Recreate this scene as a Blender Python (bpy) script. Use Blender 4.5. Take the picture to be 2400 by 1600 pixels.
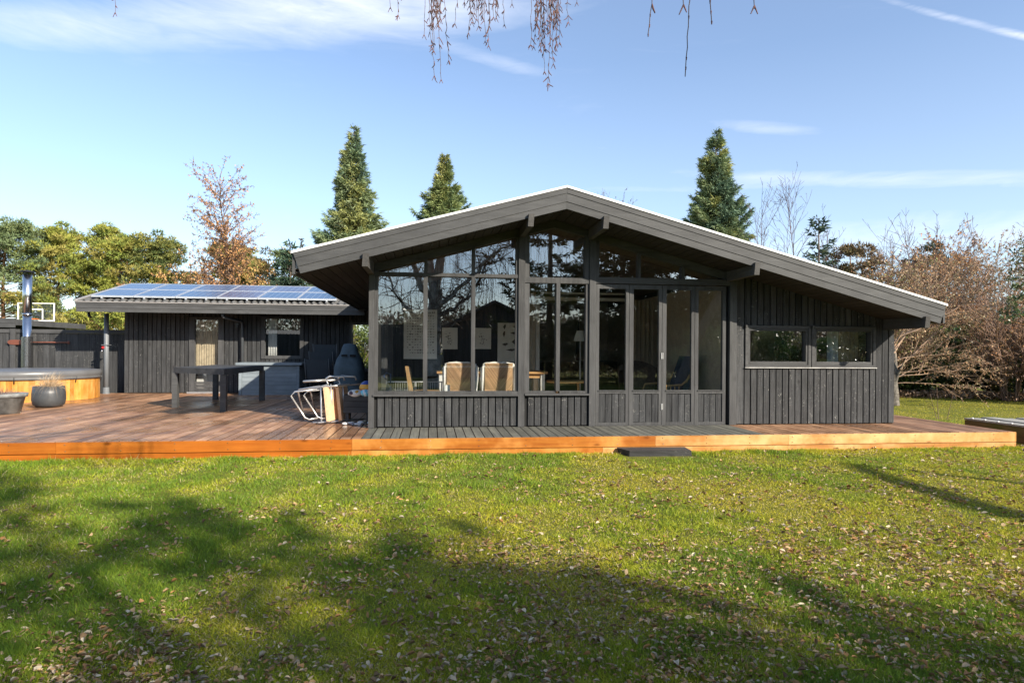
import bpy, math, random
import numpy as np
from mathutils import Vector, Matrix
R_ = random.Random(7)
rng = np.random.default_rng(11)
for o in list(bpy.data.objects): bpy.data.objects.remove(o)
SC = bpy.context.scene
COL = SC.collection

# ------------------------------------------------------------------ camera
CZ = 1.32
yaw, roll = math.radians(7.23), 0.0064
cam_d = bpy.data.cameras.new('camera'); cam = bpy.data.objects.new('camera', cam_d); COL.objects.link(cam)
Fw = Vector((math.sin(yaw), math.cos(yaw), 0)); Rt = Vector((math.cos(yaw), -math.sin(yaw), 0)); Up = Vector((0, 0, 1))
cx = Rt*math.cos(roll)+Up*math.sin(roll); cy = Up*math.cos(roll)-Rt*math.sin(roll)
m = Matrix((cx, cy, -Fw)).transposed().to_4x4(); m.translation = Vector((0, 0, CZ))
cam.matrix_world = m
cam_d.sensor_width = 36; cam_d.lens = 1497/2400*36; cam_d.shift_y = 20.3/2400
cam_d.clip_start = .05; cam_d.clip_end = 2000
SC.camera = cam
SC.view_settings.view_transform = 'Standard'; SC.view_settings.look = 'None'
SC.view_settings.gamma = 1; SC.view_settings.exposure = 1.05

# ------------------------------------------------------------------ sun and sky
SUN = Vector((.72, -.84, .57)).normalized()          # towards the sun
EL = math.asin(SUN.z); AZ = math.atan2(SUN.x, SUN.y)
sl = bpy.data.lights.new('sun', 'SUN'); sl.energy = 4.4; sl.angle = math.radians(.53); sl.color = (1, .91, .77)
so = bpy.data.objects.new('sun', sl); COL.objects.link(so); so.rotation_euler = (-SUN).to_track_quat('-Z', 'Y').to_euler()

class NT:
    """small node builder"""
    def __init__(s, tree): s.t = tree; s.n = tree.nodes; s.l = tree.links
    def new(s, typ, **kw):
        n = s.n.new(typ)
        for k, v in kw.items(): setattr(n, k, v)
        return n
    def link(s, a, b): s.l.new(a, b)
    def val(s, sock, v):
        if isinstance(v, bpy.types.NodeSocket): s.link(v, sock)
        else: sock.default_value = v
    def math(s, op, a, b=0., c=0., clamp=False):
        n = s.new('ShaderNodeMath', operation=op, use_clamp=clamp)
        s.val(n.inputs[0], a); s.val(n.inputs[1], b)
        if op in ('MULTIPLY_ADD', 'SMOOTH_MIN'): s.val(n.inputs[2], c)
        return n.outputs[0]
    def mix(s, f, a, b, blend='MIX'):
        n = s.new('ShaderNodeMix', data_type='RGBA', blend_type=blend)
        s.val(n.inputs[0], f); s.val(n.inputs[6], a); s.val(n.inputs[7], b)
        return n.outputs[2]
    def noise(s, vec, scale=5., detail=4., rough=.55, dist=0.):
        n = s.new('ShaderNodeTexNoise')
        if vec is not None: s.link(vec, n.inputs['Vector'])
        n.inputs['Scale'].default_value = scale; n.inputs['Detail'].default_value = detail
        n.inputs['Roughness'].default_value = rough; n.inputs['Distortion'].default_value = dist
        return n.outputs['Fac']
    def ramp(s, f, stops):
        n = s.new('ShaderNodeValToRGB'); s.link(f, n.inputs[0]); e = n.color_ramp.elements
        while len(e) < len(stops): e.new(.5)
        for el, (p, c) in zip(e, stops):
            el.position = p; el.color = c if len(c) == 4 else (*c, 1)
        return n.outputs[0]
    def mapr(s, v, a, b, c, d):
        n = s.new('ShaderNodeMapRange'); s.val(n.inputs[0], v)
        for i, x in enumerate((a, b, c, d)): n.inputs[i+1].default_value = x
        return n.outputs[0]

W = bpy.data.worlds.new('World'); SC.world = W; W.use_nodes = True
w = NT(W.node_tree); w.n.clear()
sky = w.new('ShaderNodeTexSky', sky_type='NISHITA'); sky.sun_disc = False
sky.sun_elevation = EL; sky.sun_rotation = AZ; sky.air_density = 1.0; sky.dust_density = .7; sky.ozone_density = 1.6
tc = w.new('ShaderNodeTexCoord'); sep = w.new('ShaderNodeSeparateXYZ'); w.link(tc.outputs['Generated'], sep.inputs[0])
az = w.math('ARCTAN2', sep.outputs[0], sep.outputs[1]); el = w.math('ARCSINE', sep.outputs[2])
cmb = w.new('ShaderNodeCombineXYZ'); w.link(az, cmb.inputs[0]); w.link(w.math('MULTIPLY', el, 5.0), cmb.inputs[1])
n1 = w.noise(cmb.outputs[0], 3.2, 9, .62, .9)
n2 = w.noise(cmb.outputs[0], 9.0, 6, .6, 1.4)
streak = w.math('MULTIPLY_ADD', n2, .45, w.math('MULTIPLY', n1, .75))
# veils of cirrus: (azimuth, elevation, half width, half height, tilt, strength)
blobs = [(-.50, .385, .26, .034, .22, .78), (-.20, .455, .24, .045, .12, .68), (.113, .42, .11, .014, -.18, .65), (-.05, .49, .40, .035, 0, .7),
         (.50, .315, .13, .014, -.18, .72), (.26, .305, .07, .010, -.1, .5), (.64, .232, .32, .015, -.12, 1.0), (.16, .235, .25, .010, -.02, .5), (.30, .245, .2, .008, -.05, .6),
         (.75, .15, .5, .045, 0, .9), (-.30, .13, .4, .05, 0, .5), (0, .05, 1.0, .05, 0, .8)]
tot = None
for a0, e0, wa, we, tl, st in blobs:
    da = w.math('SUBTRACT', az, a0); de = w.math('SUBTRACT', w.math('SUBTRACT', el, e0), w.math('MULTIPLY', da, tl))
    q = w.math('ADD', w.math('POWER', w.math('DIVIDE', da, wa), 2.0), w.math('POWER', w.math('DIVIDE', de, we), 2.0))
    g = w.math('MULTIPLY', w.math('EXPONENT', w.math('MULTIPLY', q, -1.0)), st)
    tot = g if tot is None else w.math('ADD', tot, g)
cl = w.mapr(w.math('MULTIPLY', tot, streak), .16, 1.0, 0, .85)
veil = w.mapr(w.math('MULTIPLY', w.mapr(n1, .42, .8, 0, 1), w.mapr(el, .0, .5, 1, .35)), 0, 1, .04, .3)
# one straight vapour trail
da = w.math('SUBTRACT', az, .663); ln = w.math('SUBTRACT', w.math('SUBTRACT', el, .440), w.math('MULTIPLY', da, -.51))
trail = w.math('EXPONENT', w.math('MULTIPLY', w.math('POWER', w.math('DIVIDE', ln, .0048), 2.0), -1.0))
trail = w.math('MULTIPLY', w.math('MULTIPLY', trail, w.mapr(az, .60, .80, 0, .62)), w.mapr(n2, .3, .55, .35, 1))
cf = w.math('MAXIMUM', w.math('MAXIMUM', cl, w.math('MAXIMUM', veil, w.mapr(el, .02, .42, .26, .08))), trail, clamp=True)
skyc = w.mix(1.0, sky.outputs[0], (.93, 1.02, 1.12, 1), 'MULTIPLY')
cc = w.mix(cf, skyc, (5.9, 6.1, 6.7, 1))
bg = w.new('ShaderNodeBackground'); w.link(cc, bg.inputs[0]); bg.inputs[1].default_value = .104
wo = w.new('ShaderNodeOutputWorld'); w.link(bg.outputs[0], wo.inputs[0])

# ------------------------------------------------------------------ materials
def material(name):
    m = bpy.data.materials.new(name); m.use_nodes = True
    n = NT(m.node_tree); b = n.n['Principled BSDF']
    return m, n, b

def wood(name, dark, light, axis='z', rough=.75, bump=.35, var=.35, chips=0., saw=0., spec=.22, grain=60, knots=.5, fade=None, wet=False):
    m, n, b = material(name)
    tc = n.new('ShaderNodeTexCoord'); at = n.new('ShaderNodeAttribute', attribute_name='rnd')
    r = at.outputs['Fac']
    off = n.new('ShaderNodeCombineXYZ'); mul = n.math('MULTIPLY', r, 37.3)
    for i in range(3): n.link(mul, off.inputs[i])
    add = n.new('ShaderNodeVectorMath', operation='ADD'); n.link(tc.outputs['Object'], add.inputs[0]); n.link(off.outputs[0], add.inputs[1])
    mp = n.new('ShaderNodeMapping'); n.link(add.outputs[0], mp.inputs[0])
    sc = {'x': (.05, 1, 1), 'y': (1, .05, 1), 'z': (1, 1, .05)}[axis]
    mp.inputs['Scale'].default_value = sc
    g = n.noise(mp.outputs[0], grain, 5, .65, .6)
    g2 = n.noise(mp.outputs[0], 9, 3, .5, 1.2)
    blot = n.noise(add.outputs[0], 2.2, 4, .6)
    f = n.math('MULTIPLY_ADD', g, .55, n.math('MULTIPLY', g2, .45))
    col = n.mix(n.mapr(f, .36, .66, 0, 1), (*dark, 1), (*light, 1))
    if fade:
        col = n.mix(n.mapr(blot, .42, .66, 0, 1), col, (*fade, 1))
    v = n.math('MULTIPLY_ADD', r, var, 1-var/2)
    v = n.math('MULTIPLY', v, n.mapr(blot, .3, .7, .82, 1.18))
    hs = n.new('ShaderNodeHueSaturation'); n.link(v, hs.inputs['Value']); n.link(col, hs.inputs['Color']); col = hs.outputs[0]
    if knots:
        kv = n.new('ShaderNodeTexVoronoi'); kv.inputs['Scale'].default_value = 5.0
        mk = n.new('ShaderNodeMapping'); n.link(add.outputs[0], mk.inputs[0])
        mk.inputs['Scale'].default_value = {'x': (.45, 1, 1), 'y': (1, .45, 1), 'z': (1, 1, .45)}[axis]
        n.link(mk.outputs[0], kv.inputs['Vector'])
        col = n.mix(n.mapr(kv.outputs['Distance'], .05, .13, knots, 0), col, tuple(c*.45 for c in dark)+(1,))
    if chips:
        c1 = n.noise(add.outputs[0], 17, 7, .72, 2.5); c2 = n.noise(add.outputs[0], 1.7, 2, .5)
        cm = n.math('MULTIPLY', n.mapr(c1, .60, .66, 0, 1), n.mapr(c2, .46, .60, 0, 1))
        col = n.mix(n.math('MULTIPLY', cm, chips, clamp=True), col, (.36, .35, .32, 1))
    n.link(col, b.inputs['Base Color'])
    b.inputs['Roughness'].default_value = rough; b.inputs['Specular IOR Level'].default_value = spec
    if wet: n.link(n.mapr(n.noise(tc.outputs['Object'], .7, 3, .5, .5), .44, .58, .52, .20), b.inputs['Roughness'])
    h = g
    if saw:
        wv = n.new('ShaderNodeTexWave'); wv.inputs['Scale'].default_value = 22; wv.inputs['Distortion'].default_value = 3.5
        wv.bands_direction = {'z': 'Z', 'x': 'X', 'y': 'Y'}[axis]; n.link(add.outputs[0], wv.inputs['Vector'])
        h = n.math('MULTIPLY_ADD', wv.outputs['Fac'], n.math('MULTIPLY', n.mapr(r, .3, .8, 0, 1), saw), g)
    bp = n.new('ShaderNodeBump'); bp.inputs['Strength'].default_value = bump; bp.inputs['Distance'].default_value = .012
    n.link(h, bp.inputs['Height']); n.link(bp.outputs[0], b.inputs['Normal'])
    return m

def plain(name, col, rough=.6, metal=0., spec=.5, var=0., nscale=8, bump=0., sheen=0.):
    m, n, b = material(name)
    b.inputs['Roughness'].default_value = rough; b.inputs['Metallic'].default_value = metal
    b.inputs['Specular IOR Level'].default_value = spec
    tc = n.new('ShaderNodeTexCoord'); nz = n.noise(tc.outputs['Object'], nscale, 5, .6, .4)
    k = max(var, .06)
    n.link(n.mix(n.mapr(nz, .35, .65, 0, 1), tuple(c*(1-k) for c in col)+(1,), tuple(min(1, c*(1+k)) for c in col)+(1,)), b.inputs['Base Color'])
    if bump:
        bp = n.new('ShaderNodeBump'); bp.inputs['Strength'].default_value = bump; bp.inputs['Distance'].default_value = .02
        n.link(nz, bp.inputs['Height']); n.link(bp.outputs[0], b.inputs['Normal'])
    if sheen: b.inputs['Sheen Weight'].default_value = sheen
    return m

def foliage_mat(name, trans=.25, rough=.6, spec=.3):
    """colour per leaf comes from the mesh's own 'col' attribute"""
    m, n, b = material(name)
    at = n.new('ShaderNodeAttribute', attribute_name='col')
    n.link(at.outputs['Color'], b.inputs['Base Color']); b.inputs['Roughness'].default_value = rough
    b.inputs['Specular IOR Level'].default_value = spec
    tr = n.new('ShaderNodeBsdfTranslucent'); n.link(at.outputs['Color'], tr.inputs[0])
    mx = n.new('ShaderNodeMixShader'); mx.inputs[0].default_value = trans
    n.link(b.outputs[0], mx.inputs[1]); n.link(tr.outputs[0], mx.inputs[2])
    n.link(mx.outputs[0], n.n['Material Output'].inputs[0])
    return m

def glass_mat(name, refl=.22, tint=(.80, .84, .84)):
    m = bpy.data.materials.new(name); m.use_nodes = True; n = NT(m.node_tree); n.n.clear()
    tr = n.new('ShaderNodeBsdfTransparent'); tr.inputs[0].default_value = (*tint, 1)
    gl = n.new('ShaderNodeBsdfGlossy'); gl.inputs['Roughness'].default_value = 0.0; gl.inputs[0].default_value = (.93, .97, 1, 1)
    tc = n.new('ShaderNodeTexCoord'); nz = n.noise(tc.outputs['Object'], 1.3, 1, .4)
    bp = n.new('ShaderNodeBump'); bp.inputs['Strength'].default_value = .02; bp.inputs['Distance'].default_value = .05; n.link(nz, bp.inputs['Height'])
    n.link(bp.outputs[0], gl.inputs['Normal'])
    ge = n.new('ShaderNodeNewGeometry'); dt = n.new('ShaderNodeVectorMath', operation='DOT_PRODUCT')
    n.link(ge.outputs['Incoming'], dt.inputs[0]); n.link(ge.outputs['Normal'], dt.inputs[1])
    c5 = n.math('POWER', n.math('SUBTRACT', 1.0, n.math('ABSOLUTE', dt.outputs['Value']), clamp=True), 5.0)
    f = n.math('MULTIPLY_ADD', c5, .8, refl, clamp=True)
    mx = n.new('ShaderNodeMixShader'); n.link(f, mx.inputs[0]); n.link(tr.outputs[0], mx.inputs[1]); n.link(gl.outputs[0], mx.inputs[2])
    o = n.new('ShaderNodeOutputMaterial'); n.link(mx.outputs[0], o.inputs[0])
    return m

M = {}
BK = (.030, .031, .033); BL = (.084, .085, .086)
M['clad'] = wood('black_stained_cladding', BK, BL, 'z', .8, .7, .75, chips=1.0, saw=1.2, grain=55)
M['frame_z'] = wood('black_painted_upright', (.042, .042, .043), (.080, .080, .080), 'z', .65, .25, .2, chips=.15, grain=80, knots=.3)
M['frame_x'] = wood('black_painted_rail', (.042, .042, .043), (.080, .080, .080), 'x', .65, .25, .2, chips=.15, grain=80, knots=.3)
M['fascia'] = wood('grey_black_fascia_board', (.056, .056, .056), (.084, .084, .083), 'x', .6, .15, .15, chips=.05, grain=70, knots=.25)
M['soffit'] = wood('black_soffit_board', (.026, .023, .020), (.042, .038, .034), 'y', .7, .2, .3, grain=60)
M['beam'] = wood('black_beam', (.05, .048, .045), (.085, .08, .075), 'y', .75, .4, .2, grain=60)
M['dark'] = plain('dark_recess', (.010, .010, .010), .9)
M['deck'] = wood('red_brown_deck_board', (.20, .095, .048), (.35, .19, .105), 'y', .42, .3, .7, spec=.4, grain=50, knots=.25, fade=(.36, .21, .12), wet=True)
M['deckwalk'] = wood('weathered_grey_deck_board', (.085, .085, .074), (.165, .160, .130), 'y', .7, .35, .35, grain=45, knots=.3)
M['orange'] = wood('orange_oiled_fascia_board', (.38, .15, .035), (.56, .27, .08), 'x', .5, .12, .25, grain=26, knots=.8, fade=(.58, .33, .14))
M['orange_deep'] = wood('deep_orange_fascia_board', (.30, .075, .008), (.44, .14, .018), 'x', .42, .12, .2, grain=26, knots=.8)
M['orange_mid'] = wood('mid_orange_fascia_board', (.34, .095, .012), (.50, .185, .028), 'x', .45, .12, .2, grain=26, knots=.8, fade=(.54, .24, .06))
M['sill_white'] = plain('worn_white_sill', (.42, .41, .39), .6, var=.3)
M['white_edge'] = plain('white_roof_edge', (.78, .78, .76), .45)
M['roofing'] = plain('grey_roofing', (.30, .30, .30), .6, var=.15, bump=.2)
M['corr'] = plain('grey_corrugated_sheet', (.10, .098, .092), .75, var=.2, nscale=14, bump=.15)
M['glass'] = glass_mat('window_glass', .26, (.94, .96, .96))
M['glass_dim'] = glass_mat('door_glass', .17, (.92, .94, .92))
M['grey_paint'] = wood('blue_grey_painted_board', (.16, .19, .21), (.22, .25, .27), 'x', .6, .15, .15, knots=.1)
M['steel'] = plain('stainless_steel', (.62, .63, .65), .22, 1.0)
M['alu'] = plain('white_aluminium', (.62, .62, .62), .35, .6)
M['blackmetal'] = plain('black_metal', (.02, .02, .02), .4)
M['white'] = plain('white_paint', (.78, .77, .74), .5)
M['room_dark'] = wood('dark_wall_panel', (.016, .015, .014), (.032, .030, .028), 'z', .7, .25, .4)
M['room_floor'] = wood('oiled_floor_board', (.42, .30, .19), (.58, .44, .30), 'x', .4, .1, .3)
M['room_light'] = plain('warm_grey_wall', (.46, .40, .32), .8, var=.1)
M['paper'] = plain('poster_paper', (.92, .90, .83), .6)
M['oak'] = wood('pale_oak', (.42, .25, .11), (.60, .40, .20), 'z', .5, .1, .15, knots=.1)
M['oakx'] = wood('pale_oak_top', (.42, .22, .09), (.62, .38, .18), 'x', .35, .1, .2, knots=.2)

# ------------------------------------------------------------------ mesh helpers
class MB:
    def __init__(s): s.v = []; s.f = []; s.r = []; s.sm = []
    def add(s, vs, fs, rnd=None, smooth=False):
        o = len(s.v); s.v += [tuple(p) for p in vs]; rnd = R_.random() if rnd is None else rnd
        for f in fs: s.f.append(tuple(i+o for i in f)); s.r.append(rnd); s.sm.append(smooth)
        return s
    def box(s, x0, x1, y0, y1, z0, z1, rnd=None):
        return s.hexa([(x0, y0, z0), (x1, y0, z0), (x1, y1, z0), (x0, y1, z0)], [(x0, y0, z1), (x1, y0, z1), (x1, y1, z1), (x0, y1, z1)], rnd)
    def hexa(s, lo, hi, rnd=None, smooth=False):
        n = len(lo); fs = [tuple(range(n))[::-1], tuple(range(n, 2*n))]
        fs += [(i, (i+1) % n, n+(i+1) % n, n+i) for i in range(n)]
        return s.add(list(lo)+list(hi), fs, rnd, smooth)
    def prism_y(s, poly, y0, y1, rnd=None):          # poly: (x, z), counter-clockwise seen from the front (-y)
        return s.add([(x, y0, z) for x, z in poly]+[(x, y1, z) for x, z in poly],
                     [tuple(range(len(poly)))] + [tuple(range(len(poly), 2*len(poly)))[::-1]] +
                     [(i, len(poly)+i, len(poly)+(i+1) % len(poly), (i+1) % len(poly)) for i in range(len(poly))], rnd)
    def tube(s, pts, rad, n=8, rnd=None, cap=True, smooth=True):
        pts = [Vector(p) for p in pts]; rad = rad if isinstance(rad, (list, tuple)) else [rad]*len(pts)
        vs = []; ref = None
        for i, p in enumerate(pts):
            d = (pts[min(i+1, len(pts)-1)]-pts[max(i-1, 0)]).normalized()
            if ref is None: ref = d.orthogonal().normalized()
            ref = (ref-d*ref.dot(d)).normalized(); q = d.cross(ref)
            for k in range(n):
                a = 2*math.pi*k/n; vs.append(p+(ref*math.cos(a)+q*math.sin(a))*rad[i])
        fs = [(i*n+k, i*n+(k+1) % n, (i+1)*n+(k+1) % n, (i+1)*n+k) for i in range(len(pts)-1) for k in range(n)]
        rnd = R_.random() if rnd is None else rnd
        s.add(vs, fs, rnd, smooth)
        if cap:
            o = len(s.v)-len(vs); s.f += [tuple(o+k for k in range(n))[::-1], tuple(o+(len(pts)-1)*n+k for k in range(n))]
            s.r += [rnd, rnd]; s.sm += [False, False]
        return s
    def lathe(s, c, prof, n=32, rnd=None, smooth=True, a0=0, a1=2*math.pi):
        full = abs(a1-a0-2*math.pi) < 1e-6; k = n if full else n+1
        vs = [(c[0]+r*math.cos(a0+(a1-a0)*j/n), c[1]+r*math.sin(a0+(a1-a0)*j/n), c[2]+z) for r, z in prof for j in range(k)]
        fs = [(i*k+j, i*k+(j+1) % k, (i+1)*k+(j+1) % k, (i+1)*k+j) for i in range(len(prof)-1) for j in range(n)]
        return s.add(vs, fs, rnd, smooth)
    def build(s, name, mat, parent=None, local=False):
        me = bpy.data.meshes.new(name); off = Vector((0, 0, 0))
        if parent is not None and not local:
            p = parent
            while p is not None: off += p.location; p = p.parent
        me.from_pydata([(x-off.x, y-off.y, z-off.z) for x, y, z in s.v], [], s.f)
        a = me.attributes.new('rnd', 'FLOAT', 'FACE'); a.data.foreach_set('value', s.r)
        me.polygons.foreach_set('use_smooth', s.sm); me.materials.append(mat); me.update()
        o = bpy.data.objects.new(name, me); COL.objects.link(o)
        if parent is not None: o.parent = parent
        return o

def tag(o, label=None, cat=None, group=None, kind=None):
    if label: o['label'] = label
    if cat: o['category'] = cat
    if group: o['group'] = group
    if kind: o['kind'] = kind
    return o
def thing(name, label, cat, loc=(0, 0, 0), group=None):
    o = bpy.data.objects.new(name, None); COL.objects.link(o); o.location = loc; o.empty_display_size = .2
    return tag(o, label, cat, group)
def rebase(o):
    """give a single-mesh thing its origin at its base"""
    vs = [v.co for v in o.data.vertices]
    c = Vector(((min(v.x for v in vs)+max(v.x for v in vs))/2, (min(v.y for v in vs)+max(v.y for v in vs))/2, min(v.z for v in vs)))
    o.data.transform(Matrix.Translation(-c)); o.location = c; return o

def np_mesh(name, V, F, mat, col=None, parent=None, off=(0, 0, 0)):
    """V (n,3), F (m,3 or 4) arrays; col (m,3) linear colour per face"""
    V = np.asarray(V, np.float32)-np.asarray(off, np.float32); F = np.asarray(F, np.int32); k = F.shape[1]
    me = bpy.data.meshes.new(name); me.vertices.add(len(V)); me.vertices.foreach_set('co', V.ravel())
    me.loops.add(F.size); me.loops.foreach_set('vertex_index', F.ravel())
    me.polygons.add(len(F)); me.polygons.foreach_set('loop_start', np.arange(len(F), dtype=np.int32)*k)
    try: me.polygons.foreach_set('loop_total', np.full(len(F), k, np.int32))
    except Exception: pass
    if col is not None:
        a = me.attributes.new('col', 'FLOAT_COLOR', 'FACE')
        a.data.foreach_set('color', np.concatenate([np.clip(col, 0, 1), np.ones((len(F), 1))], 1).astype(np.float32).ravel())
    me.update(calc_edges=True); me.materials.append(mat)
    o = bpy.data.objects.new(name, me); COL.objects.link(o)
    if parent is not None: o.parent = parent
    return o
def unit(a): return a/(np.linalg.norm(a, axis=-1, keepdims=True)+1e-9)
def patchy(x, y, seed, f=1.0):
    """cheap smooth noise in about -1..1"""
    r = np.random.default_rng(seed); s = 0
    for i in range(9):
        k = f*(1.0+i*.75); a = r.uniform(0, 6.28); p = r.uniform(0, 6.28)
        s = s+np.sin(k*(x*math.cos(a)+y*math.sin(a))+p+1.3*np.sin(k*.6*(x*math.sin(a)-y*math.cos(a))+p*2))/(1+.35*i)
    return s/2.6
def blades(P, D, L, Wd, rg):
    """one narrow triangle per item, from P along D (unit) with length L and width Wd"""
    n = len(P); sd = unit(np.cross(D, unit(rg.normal(size=(n, 3)))))
    a = P-sd*Wd[:, None]/2; b = P+sd*Wd[:, None]/2; c = P+D*L[:, None]
    return np.stack([a, b, c], 1).reshape(-1, 3), np.arange(3*n).reshape(-1, 3)
def leafquads(P, D, L, Wd, rg, bend=.0):
    n = len(P); sd = unit(np.cross(D, unit(rg.normal(size=(n, 3))))); nn = np.cross(D, sd)
    a = P; b = P+D*(L*.5)[:, None]+sd*(Wd/2)[:, None]+nn*(bend*L)[:, None]
    d = P+D*(L*.5)[:, None]-sd*(Wd/2)[:, None]+nn*(bend*L)[:, None]; c = P+D*L[:, None]
    return np.stack([a, b, c, d], 1).reshape(-1, 3), np.arange(4*n).reshape(-1, 4)
def segs_mesh(segs, n=4):
    S = np.array(segs, float); p0, p1, r0, r1 = S[:, :3], S[:, 3:6], S[:, 6], S[:, 7]
    d = unit(p1-p0); ref = np.where(np.abs(d[:, 2:3]) < .9, np.array([[0, 0, 1.]]), np.array([[1., 0, 0]]))
    u = unit(np.cross(d, ref)); v = np.cross(d, u); V = []
    for p, r in ((p0, r0), (p1, r1)):
        for k in range(n):
            a = 2*math.pi*k/n; V.append(p+(u*math.cos(a)+v*math.sin(a))*r[:, None])
    V = np.stack(V, 1).reshape(-1, 3); m = len(S); b = (np.arange(m)*2*n)[:, None]
    F = np.concatenate([b+np.array([[k, (k+1) % n, n+(k+1) % n, n+k]]) for k in range(n)], 0)
    return V, F

# ------------------------------------------------------------------ ground
def lawn_material():
    m, n, b = material('lawn_turf')
    tc = n.new('ShaderNodeTexCoord'); v = tc.outputs['Object']
    a = n.noise(v, .55, 6, .6, .5); c = n.noise(v, 9, 6, .7); d = n.noise(v, 60, 4, .7)
    col = n.mix(n.mapr(a, .35, .65, 0, 1), (.12, .15, .024, 1), (.24, .22, .035, 1))
    col = n.mix(n.mapr(c, .45, .7, 0, .8), col, (.09, .11, .022, 1))
    col = n.mix(n.mapr(d, .52, .72, 0, .8), col, (.22, .16, .08, 1))
    n.link(col, b.inputs['Base Color']); b.inputs['Roughness'].default_value = .95; b.inputs['Specular IOR Level'].default_value = .1
    bp = n.new('ShaderNodeBump'); bp.inputs['Strength'].default_value = .8; bp.inputs['Distance'].default_value = .05
    n.link(n.math('MULTIPLY_ADD', d, .5, c), bp.inputs['Height']); n.link(bp.outputs[0], b.inputs['Normal'])
    return m
g = MB(); g.add([(-400, -400, 0), (400, -400, 0), (400, 400, 0), (-400, 400, 0)], [(0, 1, 2, 3)])
tag(g.build('lawn', lawn_material()), kind='structure')

# ------------------------------------------------------------------ deck
DZ = .22
deck = thing('deck', None, None, (1.6, 8.05, 0)); deck['kind'] = 'structure'
GAP_SHADE = MB()
def boards_y(mb, x0, x1, y0, y1, z, pitch, gap=.016, cut=None):
    x = x0
    while x < x1-.01:
        xe = min(x+pitch-gap, x1); ya, yb = (cut(x) if cut else (y0, y1))
        ys = [ya]
        while yb-ys[-1] > 5.4: ys.append(ys[-1]+R_.uniform(3.6, 5.2))
        ys.append(yb)
        dz = R_.uniform(-.0015, .0015); rv = R_.random()
        for a, b2 in zip(ys[:-1], ys[1:]): mb.box(x, xe, a, b2-.003, z-.028, z+dz, rv)
        GAP_SHADE.box(xe+.0003, xe+gap-.0003, ya+.01, yb-.01, z-.03, z-.0035, .1)
        x += pitch
d1 = MB(); boards_y(d1, -13.0, -.852, 8.03, 16.55, DZ, .14); boards_y(d1, 4.432, 7.14, 8.03, 9.12, DZ, .128)
boards_y(d1, 7.168, 8.125, 8.03, 15.5, DZ, .128)
d1.build('oiled_boards', M['deck'], deck)
d2 = MB(); boards_y(d2, -.846, 4.43, 8.03, 9.12, DZ, .118, .013)
d2.build('weathered_boards', M['deckwalk'], deck)
GAP_SHADE.build('gap_shade_strips', plain('painted_gap_shade', (.020, .014, .012), .95, spec=.05), deck)  # shade between the boards, painted in as dark strips laid in the gaps
d3 = MB()
def fasc(mb, z0, z1, y, cuts):
    for a, b2 in zip(cuts[:-1], cuts[1:]): mb.box(a+.0015, b2-.0015, y+R_.uniform(0, .003), y+.03, z0, z1)
fasc(d3, .085, .2165, 7.995, [-13, -8.4, -4.3, -.95]); fasc(d3, -.06, .0765, 7.997, [-13, -9.1, -5.2, -.96]); d3.build('edge_board', M['orange_deep'], deck)
d3 = MB(); fasc(d3, .085, .2165, 7.995, [-.95, 2.9]); fasc(d3, -.06, .0765, 7.997, [-.96, 2.2]); d3.build('edge_board', M['orange_mid'], deck); d3 = MB()
fasc(d3, .085, .2165, 7.995, [2.9, 4.75, 8.13]); fasc(d3, -.06, .0765, 7.997, [2.2, 4.74, 8.13])
d3.box(8.128, 8.155, 8.0, 15.5, .085, .2165); d3.box(8.128, 8.153, 8.0, 15.5, -.06, .0765)
d3.build('edge_board', M['orange'], deck)
d5 = MB(); x = -7.8
while x < 8.1:
    for zz in (.115, .19, .03): d5.tube([(x+R_.uniform(-.01, .01), 7.991, zz), (x, 7.9965, zz)], .0055, 6)
    x += .6
d5.build('screws', M['steel'], deck)
d4 = MB(); d4.box(-13, 8.12, 8.028, 15.4, .0, .17); d4.build('underside', M['dark'], deck)

# ------------------------------------------------------------------ summer house
RX, RZ = 1.77, 3.466
def S(x): return RZ-(.272 if x < RX else .2665)*abs(x-RX)     # roof line at the barge board
def G(x): return 3.10-.272*abs(x-RX)                          # top of the gable glass
FY = 9.1
house = thing('summer_house', 'black timber summer house with low gabled roof and tall glass gable front', 'house', (3.15, FY, DZ))
def slope_board(mb, q0, q1, y0, y1, xl=-1.72, xr=7.294, D=.275, split=True):
    l0, l1, r0, r1 = xl+.087*q0, xl+.087*q1, xr-.072*q0, xr-.072*q1
    z = lambda x, q: S(x)-D*q
    mb.prism_y([(l1, z(l1, q1)), (RX-.001, z(RX, q1)), (RX-.001, z(RX, q0)), (l0, z(l0, q0))], y0, y1)
    mb.prism_y([(RX+.001, z(RX, q1)), (r1, z(r1, q1)), (r0, z(r0, q0)), (RX+.001, z(RX, q0))], y0, y1)
fa = MB()
for q0, q1, y in ((0, .25, 8.272), (.262, .655, 8.280), (.667, 1.0, 8.288)): slope_board(fa, q0, q1, y, y+.028)
roof = MB()
for a, b2 in ((-1.70, RX), (RX, 7.27)):
    roof.hexa([(a, 8.32, S(a)-.20), (b2, 8.32, S(b2)-.20), (b2, 19.4, S(b2)-.20), (a, 19.4, S(a)-.20)],
              [(a, 8.32, S(a)+.012), (b2, 8.32, S(b2)+.012), (b2, 19.4, S(b2)+.012), (a, 19.4, S(a)+.012)])
roof = roof.build('roof', M['roofing'], house)
fa.build('barge_board', M['fascia'], roof)
back = MB(); slope_board(back, .03, .97, 8.312, 8.322, -1.71, 7.28); back.build('barge_backing', M['dark'], roof)
e = MB()
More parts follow.
